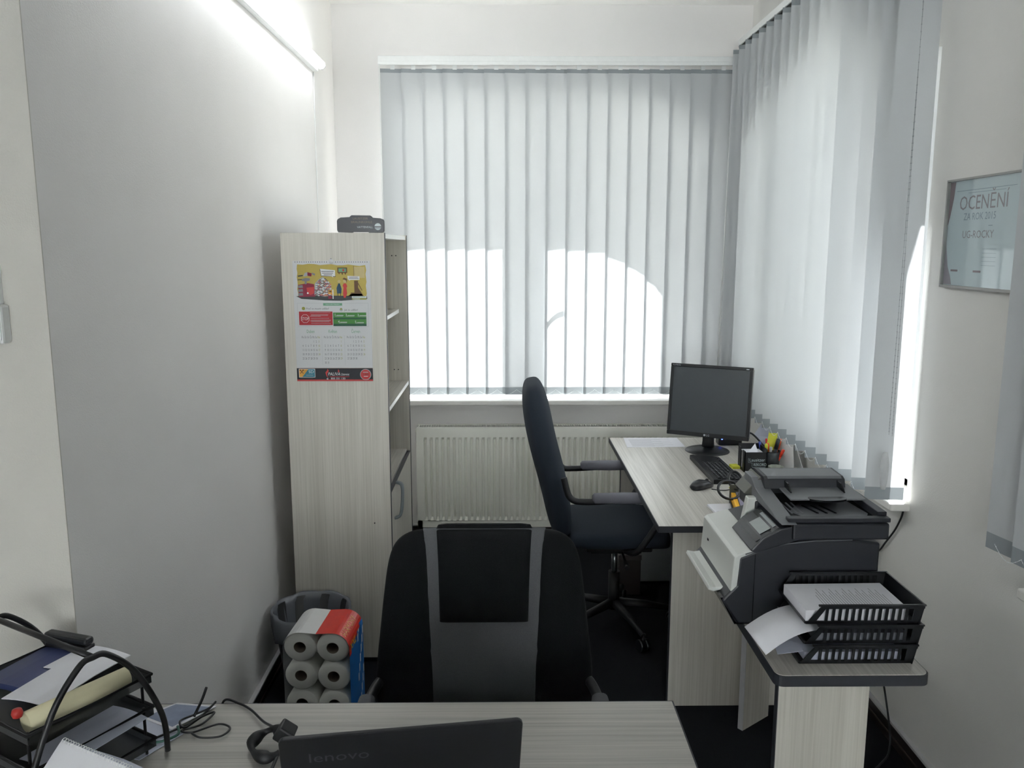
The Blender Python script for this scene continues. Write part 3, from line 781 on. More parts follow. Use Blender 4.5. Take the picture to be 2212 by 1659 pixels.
for i in range(len(prof) - 1):
    for j in range(nd):
        s = (acc[i] + acc[i + 1]) / 2 - s_mid; y = (j + .5) / nd
        if s < -.002: fcell(fm, i, j, FILM if s < -.14 else FWH)
        elif s < .155 + .05 * (1 - y) - .03: fcell(rdm, i, j, RED)
        else: fcell(blm, i, j, BLU if (y < .55 or (i + j) % 5) else FWH)
fm.build('film_wrap', t)
# lettering that follows the rounded red part of the film
def on_film(s, y):
    s += s_mid
    i = max(k_ for k_ in range(len(acc)) if acc[k_] <= s); i = min(i, len(prof) - 2)
    f = (s - acc[i]) / (acc[i + 1] - acc[i])
    x = prof[i][0] * (1 - f) + prof[i + 1][0] * f; z = prof[i][1] * (1 - f) + prof[i + 1][1] * f
    nx_, nz_ = prof[i + 1][1] - prof[i][1], -(prof[i + 1][0] - prof[i][0]); L_ = math.hypot(nx_, nz_) or 1
    return ROT @ Vector((x - nx_ / L_ * .0008, y * dep, z - nz_ / L_ * .0008))
def film_text(s, s0, y0, size, sx, m_):
    vs, fs = text_mesh(s)
    rdm.add([on_film(s0 - v[1] * size, y0 + v[0] * size * sx / dep) for v in vs], fs, m_)
film_text('HARMONY', .112, .05, .036, .85, mat('film_gold', (222, 170, 96), .4))
film_text('XXL', .168, .05, .042, 1.1, YEL)
rdm.build('red_label', t)
blm.build('blue_label', t)

# ------------------------------------------------------------------ office chairs
def chair_back(rings, n, m, k=1.0):
    return MB().loft(rings, m, n)
def office_chair(label, loc, rotz, spine, widths, thick, body, inset, pad, seat_z, arm_mat, ax=.275, ad=0.0, rear=.25):
    """local frame: the sitter looks along +y; spine is a list of (y, z) from top to bottom"""
    t = thing('office_chair', label, 'chair', loc, rotz, None)
    def ring(i, wk=1.0, tk=1.0, dy=0.0, e=3.2, w=None):
        y, z = spine[i]
        y0, z0 = spine[max(i - 1, 0)]; y1, z1 = spine[min(i + 1, len(spine) - 1)]
        d = Vector((0, y0 - y1, z0 - z1)).normalized(); nn = Vector((0, d.z, -d.y))   # towards the sitter
        c = Vector((0, y, z)) + nn * dy
        return (c, Vector((w if w else widths[i] * wk, 0, 0)), nn * thick[i] * tk, e)
    m = MB(); m.loft([ring(i) for i in range(len(spine))], body, 36)
    b = m.build('backrest', t, local=True)
    s = b.modifiers.new('round', 'SUBSURF'); s.levels = 1; s.render_levels = 2
    if inset:
        lo, hi, wtop, wbot = inset
        m = MB(); idx = list(range(lo, hi + 1))
        m.loft([ring(i, w=wtop + (wbot - wtop) * (k / max(1, len(idx) - 1)), tk=.55 if k else .9, dy=thick[i] * .52, e=6) for k, i in enumerate(idx)], FABG, 28)
        q = m.build('back_panel', t, local=True); q['label'] = 'grey fabric centre panel of the backrest'
    if pad:
        lo, hi, wtop, wbot = pad
        m = MB(); idx = list(range(lo, hi + 1))
        rr = [ring(i, w=wtop + (wbot - wtop) * (k / max(1, len(idx) - 1)), tk=.74, dy=thick[i] * .52 + (.002 if k else 0), e=9) for k, i in enumerate(idx)]
        c0, u0, w0, e0 = rr[0]; rr = [(c0 + Vector((0, 0, .013)), u0 * .80, w0 * .9, 4), (c0 + Vector((0, 0, .010)), u0 * .96, w0 * 1.3, 6)] + rr
        m.loft(rr, body, 32)
        q = m.build('headrest_pad', t, local=True)
    m = MB(); zt = seat_z
    rs = []
    for y, w, dz in ((-.235, .18, .0), (-.225, .225, .0), (-.15, .245, 0), (0, .25, 0), (.14, .245, 0), (.21, .225, -.008), (.232, .19, -.016)):
        rs.append((Vector((0, y, zt - .05 + dz)), Vector((w, 0, 0)), Vector((0, 0, .048 if abs(y) < .23 else .03)), 3.6))
    m.loft(rs, body if not inset else FABK, 32)
    b = m.build('seat', t, local=True); s = b.modifiers.new('round', 'SUBSURF'); s.levels = 1; s.render_levels = 2
    m = MB(); m.box(-.16, .16, -.15, .15, zt - .125, zt - .09, BLKM); m.box(-.06, .06, -.12, .12, zt - .17, zt - .125, BLKM)
    m.build('mechanism', t, local=True, bevel=.008)
    m = MB(); m.tube(curve3([(0, -.12, zt - .135), (0, -.25, zt - .13), (0, -.285, zt - .05), (0, spine[-2][0] - .04, spine[-2][1] + .02)]), .016, BLKM, 12); m.build('back_bracket', t, local=True)
    m = MB(); m.tube([(.10, .02, zt - .14), (.22, .02, zt - .15)], .006, BLKM, 8); m.tube([(.22, .02, zt - .15), (.265, .02, zt - .155)], .011, BLKM, 10); m.build('height_lever', t, local=True)
    m = MB(); m.tube([(0, 0, zt - .17), (0, 0, .26)], .014, STEEL, 16); m.tube([(0, 0, .27), (0, 0, .085)], .027, BLKM, 20); m.build('gas_column', t, local=True)
    for s_ in (-1, 1):
        a = MB(); x = s_ * ax; zt = seat_z - ad
        path = curve3([(s_ * .20, .02, zt - .10), (s_ * .27, .06, zt - .08), (x, .13, zt + .02), (x, .17, zt + .10), (x, .13, zt + .150), (x, .0, zt + .158), (x, -.17, zt + .150), (x * .94, -.235, zt + .165), (x * .90, -.262, zt + rear)], 8)
        a.tube(path, .014, BLKM, 12); ar = a.build('armrest', t, local=True)
        a = MB(); a.loft([(Vector((x, y, zt + .166)), Vector((w, 0, 0)), Vector((0, 0, .022 * k)), 2.6) for y, w, k in ((-.14, .012, .6), (-.13, .022, 1), (.0, .028, 1.1), (.13, .026, 1), (.15, .016, .7))], arm_mat, 20)
        p = a.build('arm_pad', ar, local=True)
    for k in range(5):
        a0 = 2 * PI * k / 5 + .35; d = Vector((math.cos(a0), math.sin(a0), 0))
        l = MB(); l.tube([d * .02 + Vector((0, 0, .115)), d * .16 + Vector((0, 0, .10)), d * .29 + Vector((0, 0, .075))], [.022, .018, .013], BLKM, 12)
        lg = l.build('leg', t, local=True)
        c = MB(); p = d * .285; sd = Vector((-d.y, d.x, 0))
        for q_ in (-1, 1):
            ctr = p + Vector((0, 0, .028)) + sd * .014 * q_
            c.tube([ctr - sd * .008, ctr + sd * .008], .028, BLK, 18)
        c.tube([p + Vector((0, 0, .028)), p + Vector((0, 0, .075))], .007, BLKM, 8)
        c.build('caster', lg, local=True)
    return t

sp1 = [(-.326, 1.012), (-.324, 1.003), (-.319, .982), (-.310, .950), (-.300, .91), (-.286, .85), (-.272, .775), (-.262, .715), (-.258, .70), (-.255, .60), (-.25, .52), (-.245, .48)]
office_chair('black office chair with grey centre panel tucked in behind the front desk', (-.052, 1.88, 0), PI,
             sp1, [.17, .212, .244, .260, .269, .276, .284, .290, .292, .302, .30, .27], [.012, .026, .036, .04, .042, .043, .044, .045, .045, .05, .05, .03],
             FABK, (0, 10, .170, .145), (0, 6, .133, .120), .50, FABG, .305, .06, .15)
sp2 = [(-.395, 1.185), (-.392, 1.17), (-.380, 1.10), (-.365, 1.0), (-.340, .89), (-.312, .79), (-.290, .70), (-.272, .60), (-.26, .53), (-.25, .49)]
office_chair('dark blue-black high-back office chair seen side-on at the window desk', (.525, 3.72, 0), -PI / 2,
             sp2, [.12, .17, .215, .235, .24, .24, .24, .235, .22, .19], [.022, .042, .060, .064, .064, .064, .062, .058, .05, .03],
             NAVY, None, None, .545, mat('grey_arm_pad', (104, 104, 112), .8))

# ------------------------------------------------------------------ window desk
DX0, DX1, DY0, DY1, DZ = .581, 1.405, 2.967, 4.437, .75
t = thing('desk', 'pale laminate desk with dark edges standing along the right wall under the blind', 'desk', ((DX0 + DX1) / 2, (DY0 + DY1) / 2, 0))
m = MB(); m.box(DX0 + .003, DX1, DY0 + .003, DY1 - .003, DZ - .025, DZ, WOODY); m.build('desktop', t, bevel=.0015)
m = MB(); m.box(DX0, DX0 + .003, DY0, DY1, DZ - .0255, DZ - .001, EDGE); m.box(DX0, DX1, DY0, DY0 + .003, DZ - .0255, DZ - .001, EDGE); m.box(DX0, DX1, DY1 - .003, DY1, DZ - .0255, DZ - .001, EDGE); m.build('edge_band', t)
for a, b in ((3.005, 3.027), (4.385, 4.407)):
    m = MB(); m.box(.645, 1.36, a, b, 0, DZ - .0255, WOODZ); m.box(.642, .645, a, b, 0, DZ - .0255, EDGE); m.build('side_panel', t)
m = MB(); m.box(1.30, 1.318, 3.027, 4.385, .3, DZ - .0255, WOODZ); m.build('modesty_panel', t)

# pc tower and wooden crate under it
t = thing('computer_tower', 'pale grey computer tower on the floor beneath the window desk', 'computer', (.83, 4.26, 0))
m = MB(); m.box(.725, .96, 4.20, 4.375, .012, .42, mat('tower_grey', (158, 160, 162), .5)); m.build('tower_case', t, bevel=.006)
m = MB(); m.box(.718, .726, 4.205, 4.37, .016, .415, WHITE); m.build('front_bezel', t, bevel=.003)
for x in (.74, .94):
    m = MB(); m.box(x - .012, x + .012, 4.21, 4.365, 0, .012, BLK); m.build('foot', t)
t = thing('file_box', 'dim brown box on the floor behind the high-back chair base', 'box', (.67, 4.07, 0))
BRN = mat('box_brown', (62, 56, 54), .8)
m = MB(); m.box(.598, .71, 4.056, 4.18, 0, .215, BRN); m.build('box_body', t, bevel=.003)
m = MB(); m.box(.594, .713, 4.052, 4.184, .19, .22, mat('box_lid_brown', (84, 78, 76), .8)); m.build('lid', t, bevel=.003)

# ------------------------------------------------------------------ monitor
TH = math.radians(-24)
t = thing('monitor', 'black flat monitor on a round foot on the window desk', 'monitor', (1.048, 4.13, DZ), TH)
W2, HH, TILT = .206, .368, math.radians(7)
ML = Matrix.Translation((0, -.02, .075)) @ Matrix.Rotation(math.radians(0.6), 4, 'Y') @ Matrix.Rotation(TILT, 4, 'X').inverted()
m = MB(); m.M = ML
fr, fz = .016, .022
m.box(-W2, W2, -.012, .012, 0, fz, BLK); m.box(-W2, W2, -.012, .012, HH - fr, HH, BLK); m.box(-W2, -W2 + fr, -.012, .012, fz, HH - fr, BLK); m.box(W2 - fr, W2, -.012, .012, fz, HH - fr, BLK)
m.box(-W2, W2, .0, .030, .01, HH - .01, BLK); m.box(-.12, .12, .03, .055, .06, HH - .08, BLKM)
m.build('housing', t, local=True, bevel=.003)
m = MB(); m.M = ML; m.box(-W2 + fr, W2 - fr, -.0085, -.0005, fz, HH - fr, mat('screen_off', (64, 69, 74), .3)); m.build('screen', t, local=True)
m = MB(); m.M = ML; LG = mat('logo_silver', (176, 180, 186), .4)
m.lathe([(0, -.0005), (.0055, -.0005), (.0055, 0)], (-.012, -.0122, .011), LG, 16, 'y')
m.text('LG', .014, frame_m((-.004, -.0126, .006), (1, 0, 0), (0, 0, 1)), LG); m.text('FLATRON', .009, frame_m((-W2 + .01, -.0126, HH - .012), (1, 0, 0), (0, 0, 1)), LG)
m.box(W2 - .034, W2 - .020, -.0127, -.0121, HH - .012, HH - .007, LG); m.build('logo', t, local=True)
m = MB(); m.loft([(Vector((0, .02, z)), Vector((w, 0, 0)), Vector((0, d, 0)), 3) for z, w, d in ((.01, .032, .028), (.05, .029, .02), (.12, .029, .018), (.18, .028, .016))], BLKM, 24); m.build('neck', t, local=True)
m = MB(); m.lathe([(0, .020), (.03, .020), (.085, .013), (.108, .006), (.112, .002), (.112, 0), (0, 0)], (0, 0, 0), BLK, 48); m.build('foot_disc', t, local=True)

# webcam behind the foot with blue light
t = thing('speaker', 'small black device with a silver knob and blue light behind the monitor foot', 'speaker', (1.20, 4.27, DZ))
m = MB(); m.box(1.135, 1.26, 4.24, 4.31, DZ, DZ + .085, BLK); m.build('speaker_body', t, bevel=.008)
m = MB(); m.lathe([(0, -.010), (.010, -.009), (.012, 0)], (1.17, 4.24, DZ + .045), STEEL, 18, 'y'); m.build('knob', t)
m = MB(); m.lathe([(0, -.003), (.0035, -.002), (.004, 0)], (1.152, 4.24, DZ + .036), emitter('blue_led', (.05, .1, 1.0), 6.0), 10, 'y'); m.build('indicator_light', t)

# ------------------------------------------------------------------ keyboard, mouse
t = thing('keyboard', 'black keyboard lying lengthwise on the window desk beside the mouse', 'keyboard', (.998, 3.742, DZ), math.radians(91))
# local x runs along the keyboard, local y towards its back edge (away from the sitter is -world x ... +y)
m = MB(); m.prism([(-.074, 0), (.074, 0), (.074, .022), (.06, .023), (-.066, .012), (-.074, .008)], 0, -.222, .222, BLKM)
m.build('keyboard_case', t, local=True, bevel=.002)
rows = [(-.052, 15), (-.033, 15), (-.014, 15), (.005, 15), (.024, 15), (.046, 16)]
first = None
KEY = mat('key_black', (30, 32, 36), .45); KL = mat('key_print', (190, 192, 196), .6)
kk = 0
for ry, cnt in rows:
    x = -.212
    widths_ = [.0185] * 15
    if ry == -.052: widths_ = [.024, .018, .020, .11, .020, .018, .018, .024, .022, .0185, .0185, .0185, .036, .0185]
    for w in widths_:
        if x + w > .214: break
        z = .0125 + (ry + .066) * .088
        m = MB(); m.loft([(Vector((0, 0, 0)), Vector((w / 2 - .0012, 0, 0)), Vector((0, .0082, 0)), 8), (Vector((0, 0, .0065)), Vector((w / 2 - .0028, 0, 0)), Vector((0, .0066, 0)), 6)], KEY, 12, smooth=False)
        m.box(-.0025, .0005, .0005, .0035, .0066, .0068, KL)
        m.v = [v + Vector((x + w / 2, ry, z)) for v in m.v]
        if kk < 92: m.build('key', t, local=True)
        kk += 1
        x += w + .0004 + (.006 if (ry != -.052 and len([0]) and abs(x - .068) < .01) else 0)
t = thing('mouse', 'black computer mouse beside the keyboard on the window desk', 'mouse', (.862, 3.462, DZ), math.radians(-55))
m = MB(); m.loft([(Vector((0, y, h / 2)), Vector((w, 0, 0)), Vector((0, 0, h / 2)), 2.6) for y, w, h in ((-.056, .012, .012), (-.052, .022, .022), (-.03, .030, .034), (.0, .032, .038), (.03, .029, .031), (.050, .022, .020), (.056, .012, .012))], BLK, 24)
o = m.build('mouse_shell', t, local=True)
m = MB(); m.tube([(-.004, .03, .031), (.004, .03, .031)], .007, KEY, 14); m.build('scroll_wheel', t, local=True)
m = MB(); m.tube(curve3([(.895, 3.428, DZ + .006), (.95, 3.42, DZ + .003), (1.02, 3.46, DZ + .003), (1.10, 3.50, DZ + .003), (1.20, 3.62, DZ + .003)]), .0022, BLK, 6)
m.build('mouse_cable', t)

# ------------------------------------------------------------------ small things on the window desk
m = MB(); m.add([(.648, 4.205, DZ + .001), (.955, 4.215, DZ + .001), (.952, 4.425, DZ + .001), (.66, 4.425, DZ + .001), (.648, 4.205, DZ), (.955, 4.215, DZ), (.952, 4.425, DZ), (.66, 4.425, DZ)],
              [(0, 1, 2, 3), (7, 6, 5, 4), (0, 4, 5, 1), (1, 5, 6, 2), (2, 6, 7, 3), (3, 7, 4, 0)], PAPER)
for k in range(12): m.box(.68, .68 + .12 + .1 * ((k * 7) % 3) / 2, 4.23 + .014 * k, 4.232 + .014 * k, DZ + .001, DZ + .0012, INK)
tag(m.build('paper_sheet'), 'printed sheet lying at the far left corner of the window desk', 'paper')

def sheet(name, label, cx, cy, w, l, rot, z, th, m_, lines=0, cat='paper'):
    m = MB(); m.M = Matrix.Translation((cx, cy, z)) @ Matrix.Rotation(math.radians(rot), 4, 'Z')
    m.box(-w / 2, w / 2, -l / 2, l / 2, 0, th, m_)
    for k in range(lines): m.box(-w * .40, w * (.40 - .25 * ((k * 5) % 3) / 3), l * (.40 - .8 * k / max(1, lines)), l * (.40 - .8 * k / max(1, lines)) + .0012, th, th + .0002, INK)
    return tag(m.build(name), label, cat)
sheet('paper_slip', 'blank white paper slip at the near end of the window desk under the note pad', .905, 3.085, .13, .12, 12, DZ, .001, PAPER)
t = thing('note_pad', 'small white note pad lying near the scissors on the window desk', 'note pad', (.876, 3.150, DZ))
m = MB(); m.M = Matrix.Translation((.876, 3.150, DZ + .001)) @ Matrix.Rotation(math.radians(4), 4, 'Z'); m.box(-.05, .05, -.06, .06, 0, .009, PAPER); m.build('pages', t)
m = MB(); m.M = Matrix.Translation((.876, 3.150, DZ + .010)) @ Matrix.Rotation(math.radians(4), 4, 'Z'); m.box(-.042, .04, -.045, -.0435, 0, .0003, INK); m.box(-.042, .03, -.035, -.034, 0, .0003, INK); m.build('print', t)

# letter organiser full of coloured folders, pushed against the printer
t = thing('document_holder', 'grey organiser holding coloured folders between printer and note pad', 'document holder', (1.02, 3.16, DZ))
m = MB(); R0 = Matrix.Translation((.925, 3.26, DZ)) @ Matrix.Rotation(math.radians(-10), 4, 'Z'); m.M = R0
m.box(0, .20, -.002, .0, 0, .075, mat('organiser_grey', (96, 96, 84), .5)); m.box(0, .20, -.26, .0, 0, .003, DARKGAP); m.box(0, .003, -.26, 0, 0, .02, DARKGAP); m.build('tray', t)
cols = [('folder_yellow', (236, 176, 36)), ('folder_lilac', (128, 124, 142)), ('folder_pale', (186, 190, 196)), ('folder_green', (138, 184, 150)), ('folder_orange', (226, 116, 52)), ('folder_white', (214, 214, 222)), ('folder_lavender', (196, 194, 212))]
for k, (nm, c_) in enumerate(cols):
    w = [.016, .034, .010, .012, .022, .03, .03][k]; x = [.006, .024, .060, .072, .086, .11, .145][k]
    m = MB(); m.M = R0; m.box(x, x + w, -.25, -.012, .004, .045 + .004 * k, mat(nm, c_, .6))
    tag(m.build('folder'), ('yellow', 'dull violet', 'pale grey', 'light green', 'orange', 'white', 'lavender')[k] + ' folder standing in the organiser beside the printer', 'folder', 'folders in the organiser')
# scissors
t = thing('scissors', 'black-handled scissors resting on the coloured folders beside the printer', 'scissors', (.95, 3.24, DZ + .09))
def loopring(c, a, b, tilt, r=.0055):
    return [Vector(c) + Vector((a * math.cos(q) * math.cos(tilt) - b * math.sin(q) * math.sin(tilt), a * math.cos(q) * math.sin(tilt) + b * math.sin(q) * math.cos(tilt), .03 * math.sin(q))) for q in [2 * PI * i / 24 for i in range(24)]]
m = MB(); m.tube(loopring((.902, 3.185, DZ + .075), .046, .026, math.radians(12)), .0055, BLK, 8, closed=True)
m.tube([(.94, 3.195, DZ + .085), (.985, 3.225, DZ + .088)], [.009, .011], BLK, 8); m.build('handle', t)
m = MB(); m.tube(loopring((.955, 3.285, DZ + .085), .028, .028, 0), .0055, BLK, 8, closed=True)
m.tube([(.975, 3.262, DZ + .088), (.995, 3.225, DZ + .088)], [.009, .011], BLK, 8); m.build('handle', t)
m = MB(); m.prism([(.985, 3.232), (1.10, 3.20), (.99, 3.214)], 2, DZ + .086, DZ + .088, STEEL); m.build('blade', t)
m = MB(); m.prism([(.985, 3.228), (1.095, 3.185), (.985, 3.210)], 2, DZ + .0885, DZ + .0905, STEEL); m.build('blade', t)
STK = mat('sticky_yellow', (214, 214, 70), .7)
sheet('sticky_note', 'yellow sticky note lying behind the scissors near the keyboard end', 1.015, 3.44, .05, .07, 20, DZ, .004, STK, cat='sticky note')
sheet('sticky_note', 'yellow sticky note beside the black note box', 1.098, 3.80, .035, .05, 5, DZ, .012, STK, cat='sticky note')

# black briquette note box
t = thing('note_box', 'black cube-shaped note box with white lettering on the window desk', 'note box', (1.165, 3.76, DZ))
bx0, bx1, by0, by1, bh = 1.118, 1.222, 3.715, 3.82, .105
m = MB(); m.box(bx0, bx1, by0, by0 + .004, DZ, DZ + .095, BLK); m.box(bx0, bx1, by1 - .004, by1, DZ, DZ + bh + .01, BLK); m.box(bx1 - .004, bx1, by0, by1, DZ, DZ + bh + .005, BLK); m.box(bx0, bx0 + .004, by0, by0 + .035, DZ, DZ + .10, BLK); m.box(bx0, bx0 + .004, by1 - .035, by1, DZ, DZ + bh, BLK); m.box(bx0, bx1, by0, by1, DZ, DZ + .006, BLK)
m.build('box_shell', t)
m = MB(); WL = mat('box_letters', (186, 200, 204), .5)
m.text('Lausitzer', .021, frame_m((bx0 + .022, by0 - .0004, DZ + .052), (1, 0, 0), (0, 0, 1)), WL, sx=.95)
m.text('REKORD', .0195, frame_m((bx0 + .042, by0 - .0004, DZ + .030), (1, 0, 0), (0, 0, 1)), WL, sx=.80)
for pth in ([(bx0 + .018, DZ + .068), (bx0 + .018, DZ + .047), (bx0 + .036, DZ + .045), (bx0 + .036, DZ + .026), (bx0 + .04, DZ + .023), (bx1 - .006, DZ + .023)],):
    m.tube([(x, by0 - .0004, z) for x, z in pth], .0007, WL, 4)
m.build('print', t)
m = MB(); m.box(bx0 + .008, bx1 - .010, by0 + .008, by1 - .008, DZ + .007, DZ + .088, PAPER)
tag(m.build('note_paper_stack'), 'stack of white note paper inside the black note box', 'paper')
m = MB(); m.add([(bx0 + .02, by0 + .02, DZ + .089), (bx0 + .07, by0 + .03, DZ + .089), (bx0 + .072, by1 - .02, DZ + .118)], [(0, 1, 2)], PAPER); 
tag(m.build('loose_note'), 'loose white note sticking up out of the black note box', 'paper')

# pen cup with markers
PCX, PCY = 1.268, 3.80
t = thing('pen_cup', 'dark mesh pen cup full of orange and yellow markers behind the printer', 'pen cup', (PCX, PCY, DZ))
m = MB(); m.lathe([(0, .003), (.036, .003), (.040, .082), (.042, .082), (.038, 0), (0, 0)], (PCX, PCY, DZ), clear('dark_mesh', (70, 76, 80), .1, .3, .75), 28); m.build('cup', t)
m = MB(); m.tube([(PCX + .041 * math.cos(a), PCY + .041 * math.sin(a), DZ + .082) for a in [2 * PI * i / 28 for i in range(28)]], .002, BLK, 6, closed=True); m.build('rim', t)
RCL = mat('marker_red', (240, 76, 42), .35)
pens = [('yellow', (206, 206, 60), -.026, -.012, -.002, .004, .118, .0075), ('orange', (246, 110, 70), -.012, .008, .001, .012, .115, .006), ('grey', (180, 184, 190), -.008, -.014, .0, -.005, .105, .006), ('black', (34, 40, 46), .002, .0, .034, .008, .140, .009),
        ('orange', (250, 120, 70), .016, .012, .036, .016, .135, .0065), ('red', (240, 70, 44), .014, -.012, .034, -.02, .095, .007), ('blue and white', (60, 80, 170), -.028, .010, -.024, .008, .122, .006), ('red', (214, 56, 60), -.004, .020, -.006, .03, .130, .005)]
for k, (nm, c_, a, b, dx, dy, hh, r) in enumerate(pens):
    t2 = thing('marker_pen', ['plain yellow', 'pale orange', 'grey', 'thick black', 'tall bright orange', 'short red, nearest the printer', 'blue-tipped white', 'thin dark red'][k] + ' marker pen standing in the pen cup', 'pen', (PCX + a, PCY + b, DZ + .005), 0, 'markers in the pen cup')
    p0 = Vector((PCX + a, PCY + b, DZ + .006)); p1 = Vector((PCX + a + dx, PCY + b + dy, DZ + hh)); M_ = mat('marker_%d' % k, c_, .35)
    m = MB(); m.tube([p0, p0.lerp(p1, .62)], r, M_ if 'white' not in nm else WHITE, 12); m.build('barrel', t2)
    m = MB(); m.tube([p0.lerp(p1, .62), p0.lerp(p1, .97), p1], [r * 1.1, r * 1.05, r * .6], M_, 12); m.build('cap', t2)
# tall sticky strip
m = MB(); pts = [(0, .0), (.012, .04), (.016, .08), (.030, .125)]
for i in range(3):
    a, b = pts[i], pts[i + 1]; x = PCX - .022
    m.add([(x + a[0], PCY + .03, DZ + .085 + a[1]), (x + .042 + a[0], PCY + .02, DZ + .079 + a[1]), (x + .042 + b[0], PCY + .02, DZ + .085 + b[1]), (x + b[0], PCY + .03, DZ + .085 + b[1])], [(0, 1, 2, 3)], STK)
o = m.build('sticky_strip'); sm = o.modifiers.new('th', 'SOLIDIFY'); sm.thickness = .001
tag(o, 'long yellow paper strip standing up out of the pen cup', 'sticky note')

# tape roll (clear) in front of the cup
t = thing('glass_dish', 'small clear faceted dish in front of the pen cup beside the printer top', 'dish', (1.262, 3.70, DZ))
m = MB(); m.lathe([(0, .004), (.026, .004), (.033, .032), (.038, .032), (.034, .0), (0, 0)], (1.262, 3.70, DZ), clear('cut_glass', (222, 226, 216), .3, .1, .35), 10, smooth=False); m.build('dish_bowl', t)

# acrylic sign stand
t = thing('sign_stand', 'white folded sign stand on the desk leaning by the right wall sill', 'sign stand', (1.34, 3.80, DZ))
m = MB(); m.add([(1.305, 3.86, DZ), (1.352, 3.72, DZ), (1.352, 3.745, DZ + .148), (1.318, 3.845, DZ + .148)], [(0, 1, 2, 3)], WHITE)
o = m.build('front_face', t); sm = o.modifiers.new('th', 'SOLIDIFY'); sm.thickness = .003
m = MB(); m.add([(1.395, 3.86, DZ), (1.400, 3.72, DZ), (1.354, 3.745, DZ + .151), (1.320, 3.845, DZ + .151)], [(0, 1, 2, 3)], WHITE)
o = m.build('rear_face', t); sm = o.modifiers.new('th', 'SOLIDIFY'); sm.thickness = .003
# envelope leaning on the wall
m = MB(); m.add([(1.375, 4.43, DZ + .012), (1.360, 4.05, DZ + .012), (1.405, 4.03, DZ + .085), (1.41, 4.36, DZ + .115)], [(0, 1, 2, 3)], PAPERB)
o = m.build('envelope'); sm = o.modifiers.new('th', 'SOLIDIFY'); sm.thickness = .004
tag(o, 'pale envelope leaning against the right wall behind the pen cup', 'envelope')
m = MB(); m.tube(curve3([(1.268, 4.26, DZ + .05), (1.30, 4.22, DZ + .07), (1.34, 4.12, DZ + .02), (1.33, 4.0, DZ + .006), (1.20, 3.93, DZ + .006)]), .005, BLK, 8)
tag(m.build('cable'), 'dark cable curving from behind the monitor towards the note box', 'cable')

# ------------------------------------------------------------------ printer table
TX0, TX1, TY0, TY1 = .664, 1.045, 1.868, 2.955
t = thing('side_table', 'narrow pale laminate table carrying the printer and letter trays', 'table', ((TX0 + TX1) / 2, 2.3, 0))
def rpoly(x0, x1, y0, y1, r=.02, n=5):
    P = []
    for cx_, cy_, a0 in ((x0 + r, y0 + r, PI), (x1 - r, y0 + r, 1.5 * PI), (x1 - r, y1 - r, 0), (x0 + r, y1 - r, .5 * PI)):
        for i in range(n + 1): a = a0 + PI / 2 * i / n; P.append((cx_ + r * math.cos(a), cy_ + r * math.sin(a)))
    return P
def tpoly(g):
    q = rpoly(TX0 + g, TX1 - g, TY0 + g, TY1, .022)
    return [p for p in q if not (p[1] > TY1 - .03 and p[0] < .8)] + [(.86 + g, TY1), (.80 + g, 2.62 - g), (TX0 + .03 + g, 2.50 - g), (TX0 + g, 2.46)]
m = MB(); m.prism(tpoly(.003), 2, DZ - .0245, DZ, WOODY); m.build('tabletop', t)
m = MB(); m.prism(tpoly(0), 2, DZ - .0285, DZ - .0015, EDGE); m.build('edge_band', t)
m = MB(); m.box(.709, .944, 1.97, 1.99, 0, DZ - .0285, WOODZ); m.box(.706, .709, 1.97, 1.99, 0, DZ - .0285, EDGE); m.build('side_panel', t)
m = MB(); m.box(.93, .948, 1.99, 2.85, 0.30, DZ - .0285, WOODZ); m.build('modesty_panel', t)
m = MB(); m.M = Matrix.Translation((.893, 2.832, 0)) @ Matrix.Rotation(math.radians(38), 4, 'Z'); m.box(0, .16, 0, .022, 0, DZ - .0285, WOODZ); m.box(-.002, 0, 0, .022, 0, DZ - .0285, SKIRTP); m.build('side_panel', t)

# ------------------------------------------------------------------ printer
PY0, PY1 = 2.145, 2.50
PG = mat('printer_charcoal', (34, 36, 42), .42, var=.1); PW = mat('printer_white', (204, 206, 202), .35, var=.02); PD = mat('printer_gloss_black', (16, 17, 20), .2); PGR = mat('printer_mid_grey', (108, 110, 114), .4)
t = thing('printer', 'black and white multifunction printer standing on the narrow table', 'printer', (.84, 2.32, DZ))
m = MB(); m.prism([(.645, DZ + .004), (1.028, DZ + .004), (1.028, .985), (.94, .997), (.85, .996), (.77, .988), (.70, .968), (.645, .945), (.640, .865), (.612, .835), (.602, .822)], 1, PY0, PY1, PG)
m.build('body', t, bevel=.006)
m = MB(); m.tube([(.66, PY0 - .0005, .955), (.70, PY0 - .0005, .968), (.77, PY0 - .0005, .985), (.85, PY0 - .0005, .993), (.95, PY0 - .0005, .995)], .0018, PGR, 5); m.box(.686, .688, PY0 - .001, PY0, DZ + .01, .955, PD); m.build('seam', t)
m = MB(); m.prism([(.6215, .806), (.640, .812), (.644, .87), (.652, .942), (.712, .957), (.724, .957), (.724, .968), (.700, .970), (.640, .953), (.631, .946)], 1, PY0 + .002, PY1 - .004, PW)
fd = m.build('front_cover', t, bevel=.004)
m = MB(); m.box(.6225, .6245, 2.40, 2.412, .900, .906, PD); m.build('latch', fd)
m = MB(); m.prism([(.706, .962), (.765, .975), (.765, 1.052), (.722, 1.052)], 1, 2.345, 2.375, PW); m.build('rear_riser', t, bevel=.003)
m = MB(); m.prism([(.574, .832), (.590, .826), (.632, .836), (.630, .842), (.598, .838), (.578, .842)], 1, 2.195, PY1 - .02, PW); m.build('paper_flap', t, bevel=.003)
m = MB(); m.prism([(.640, DZ + .0), (.70, DZ + .0), (.70, .83), (.598, .828)], 1, PY0 + .006, PY1 - .02, PD); m.build('cassette', t)
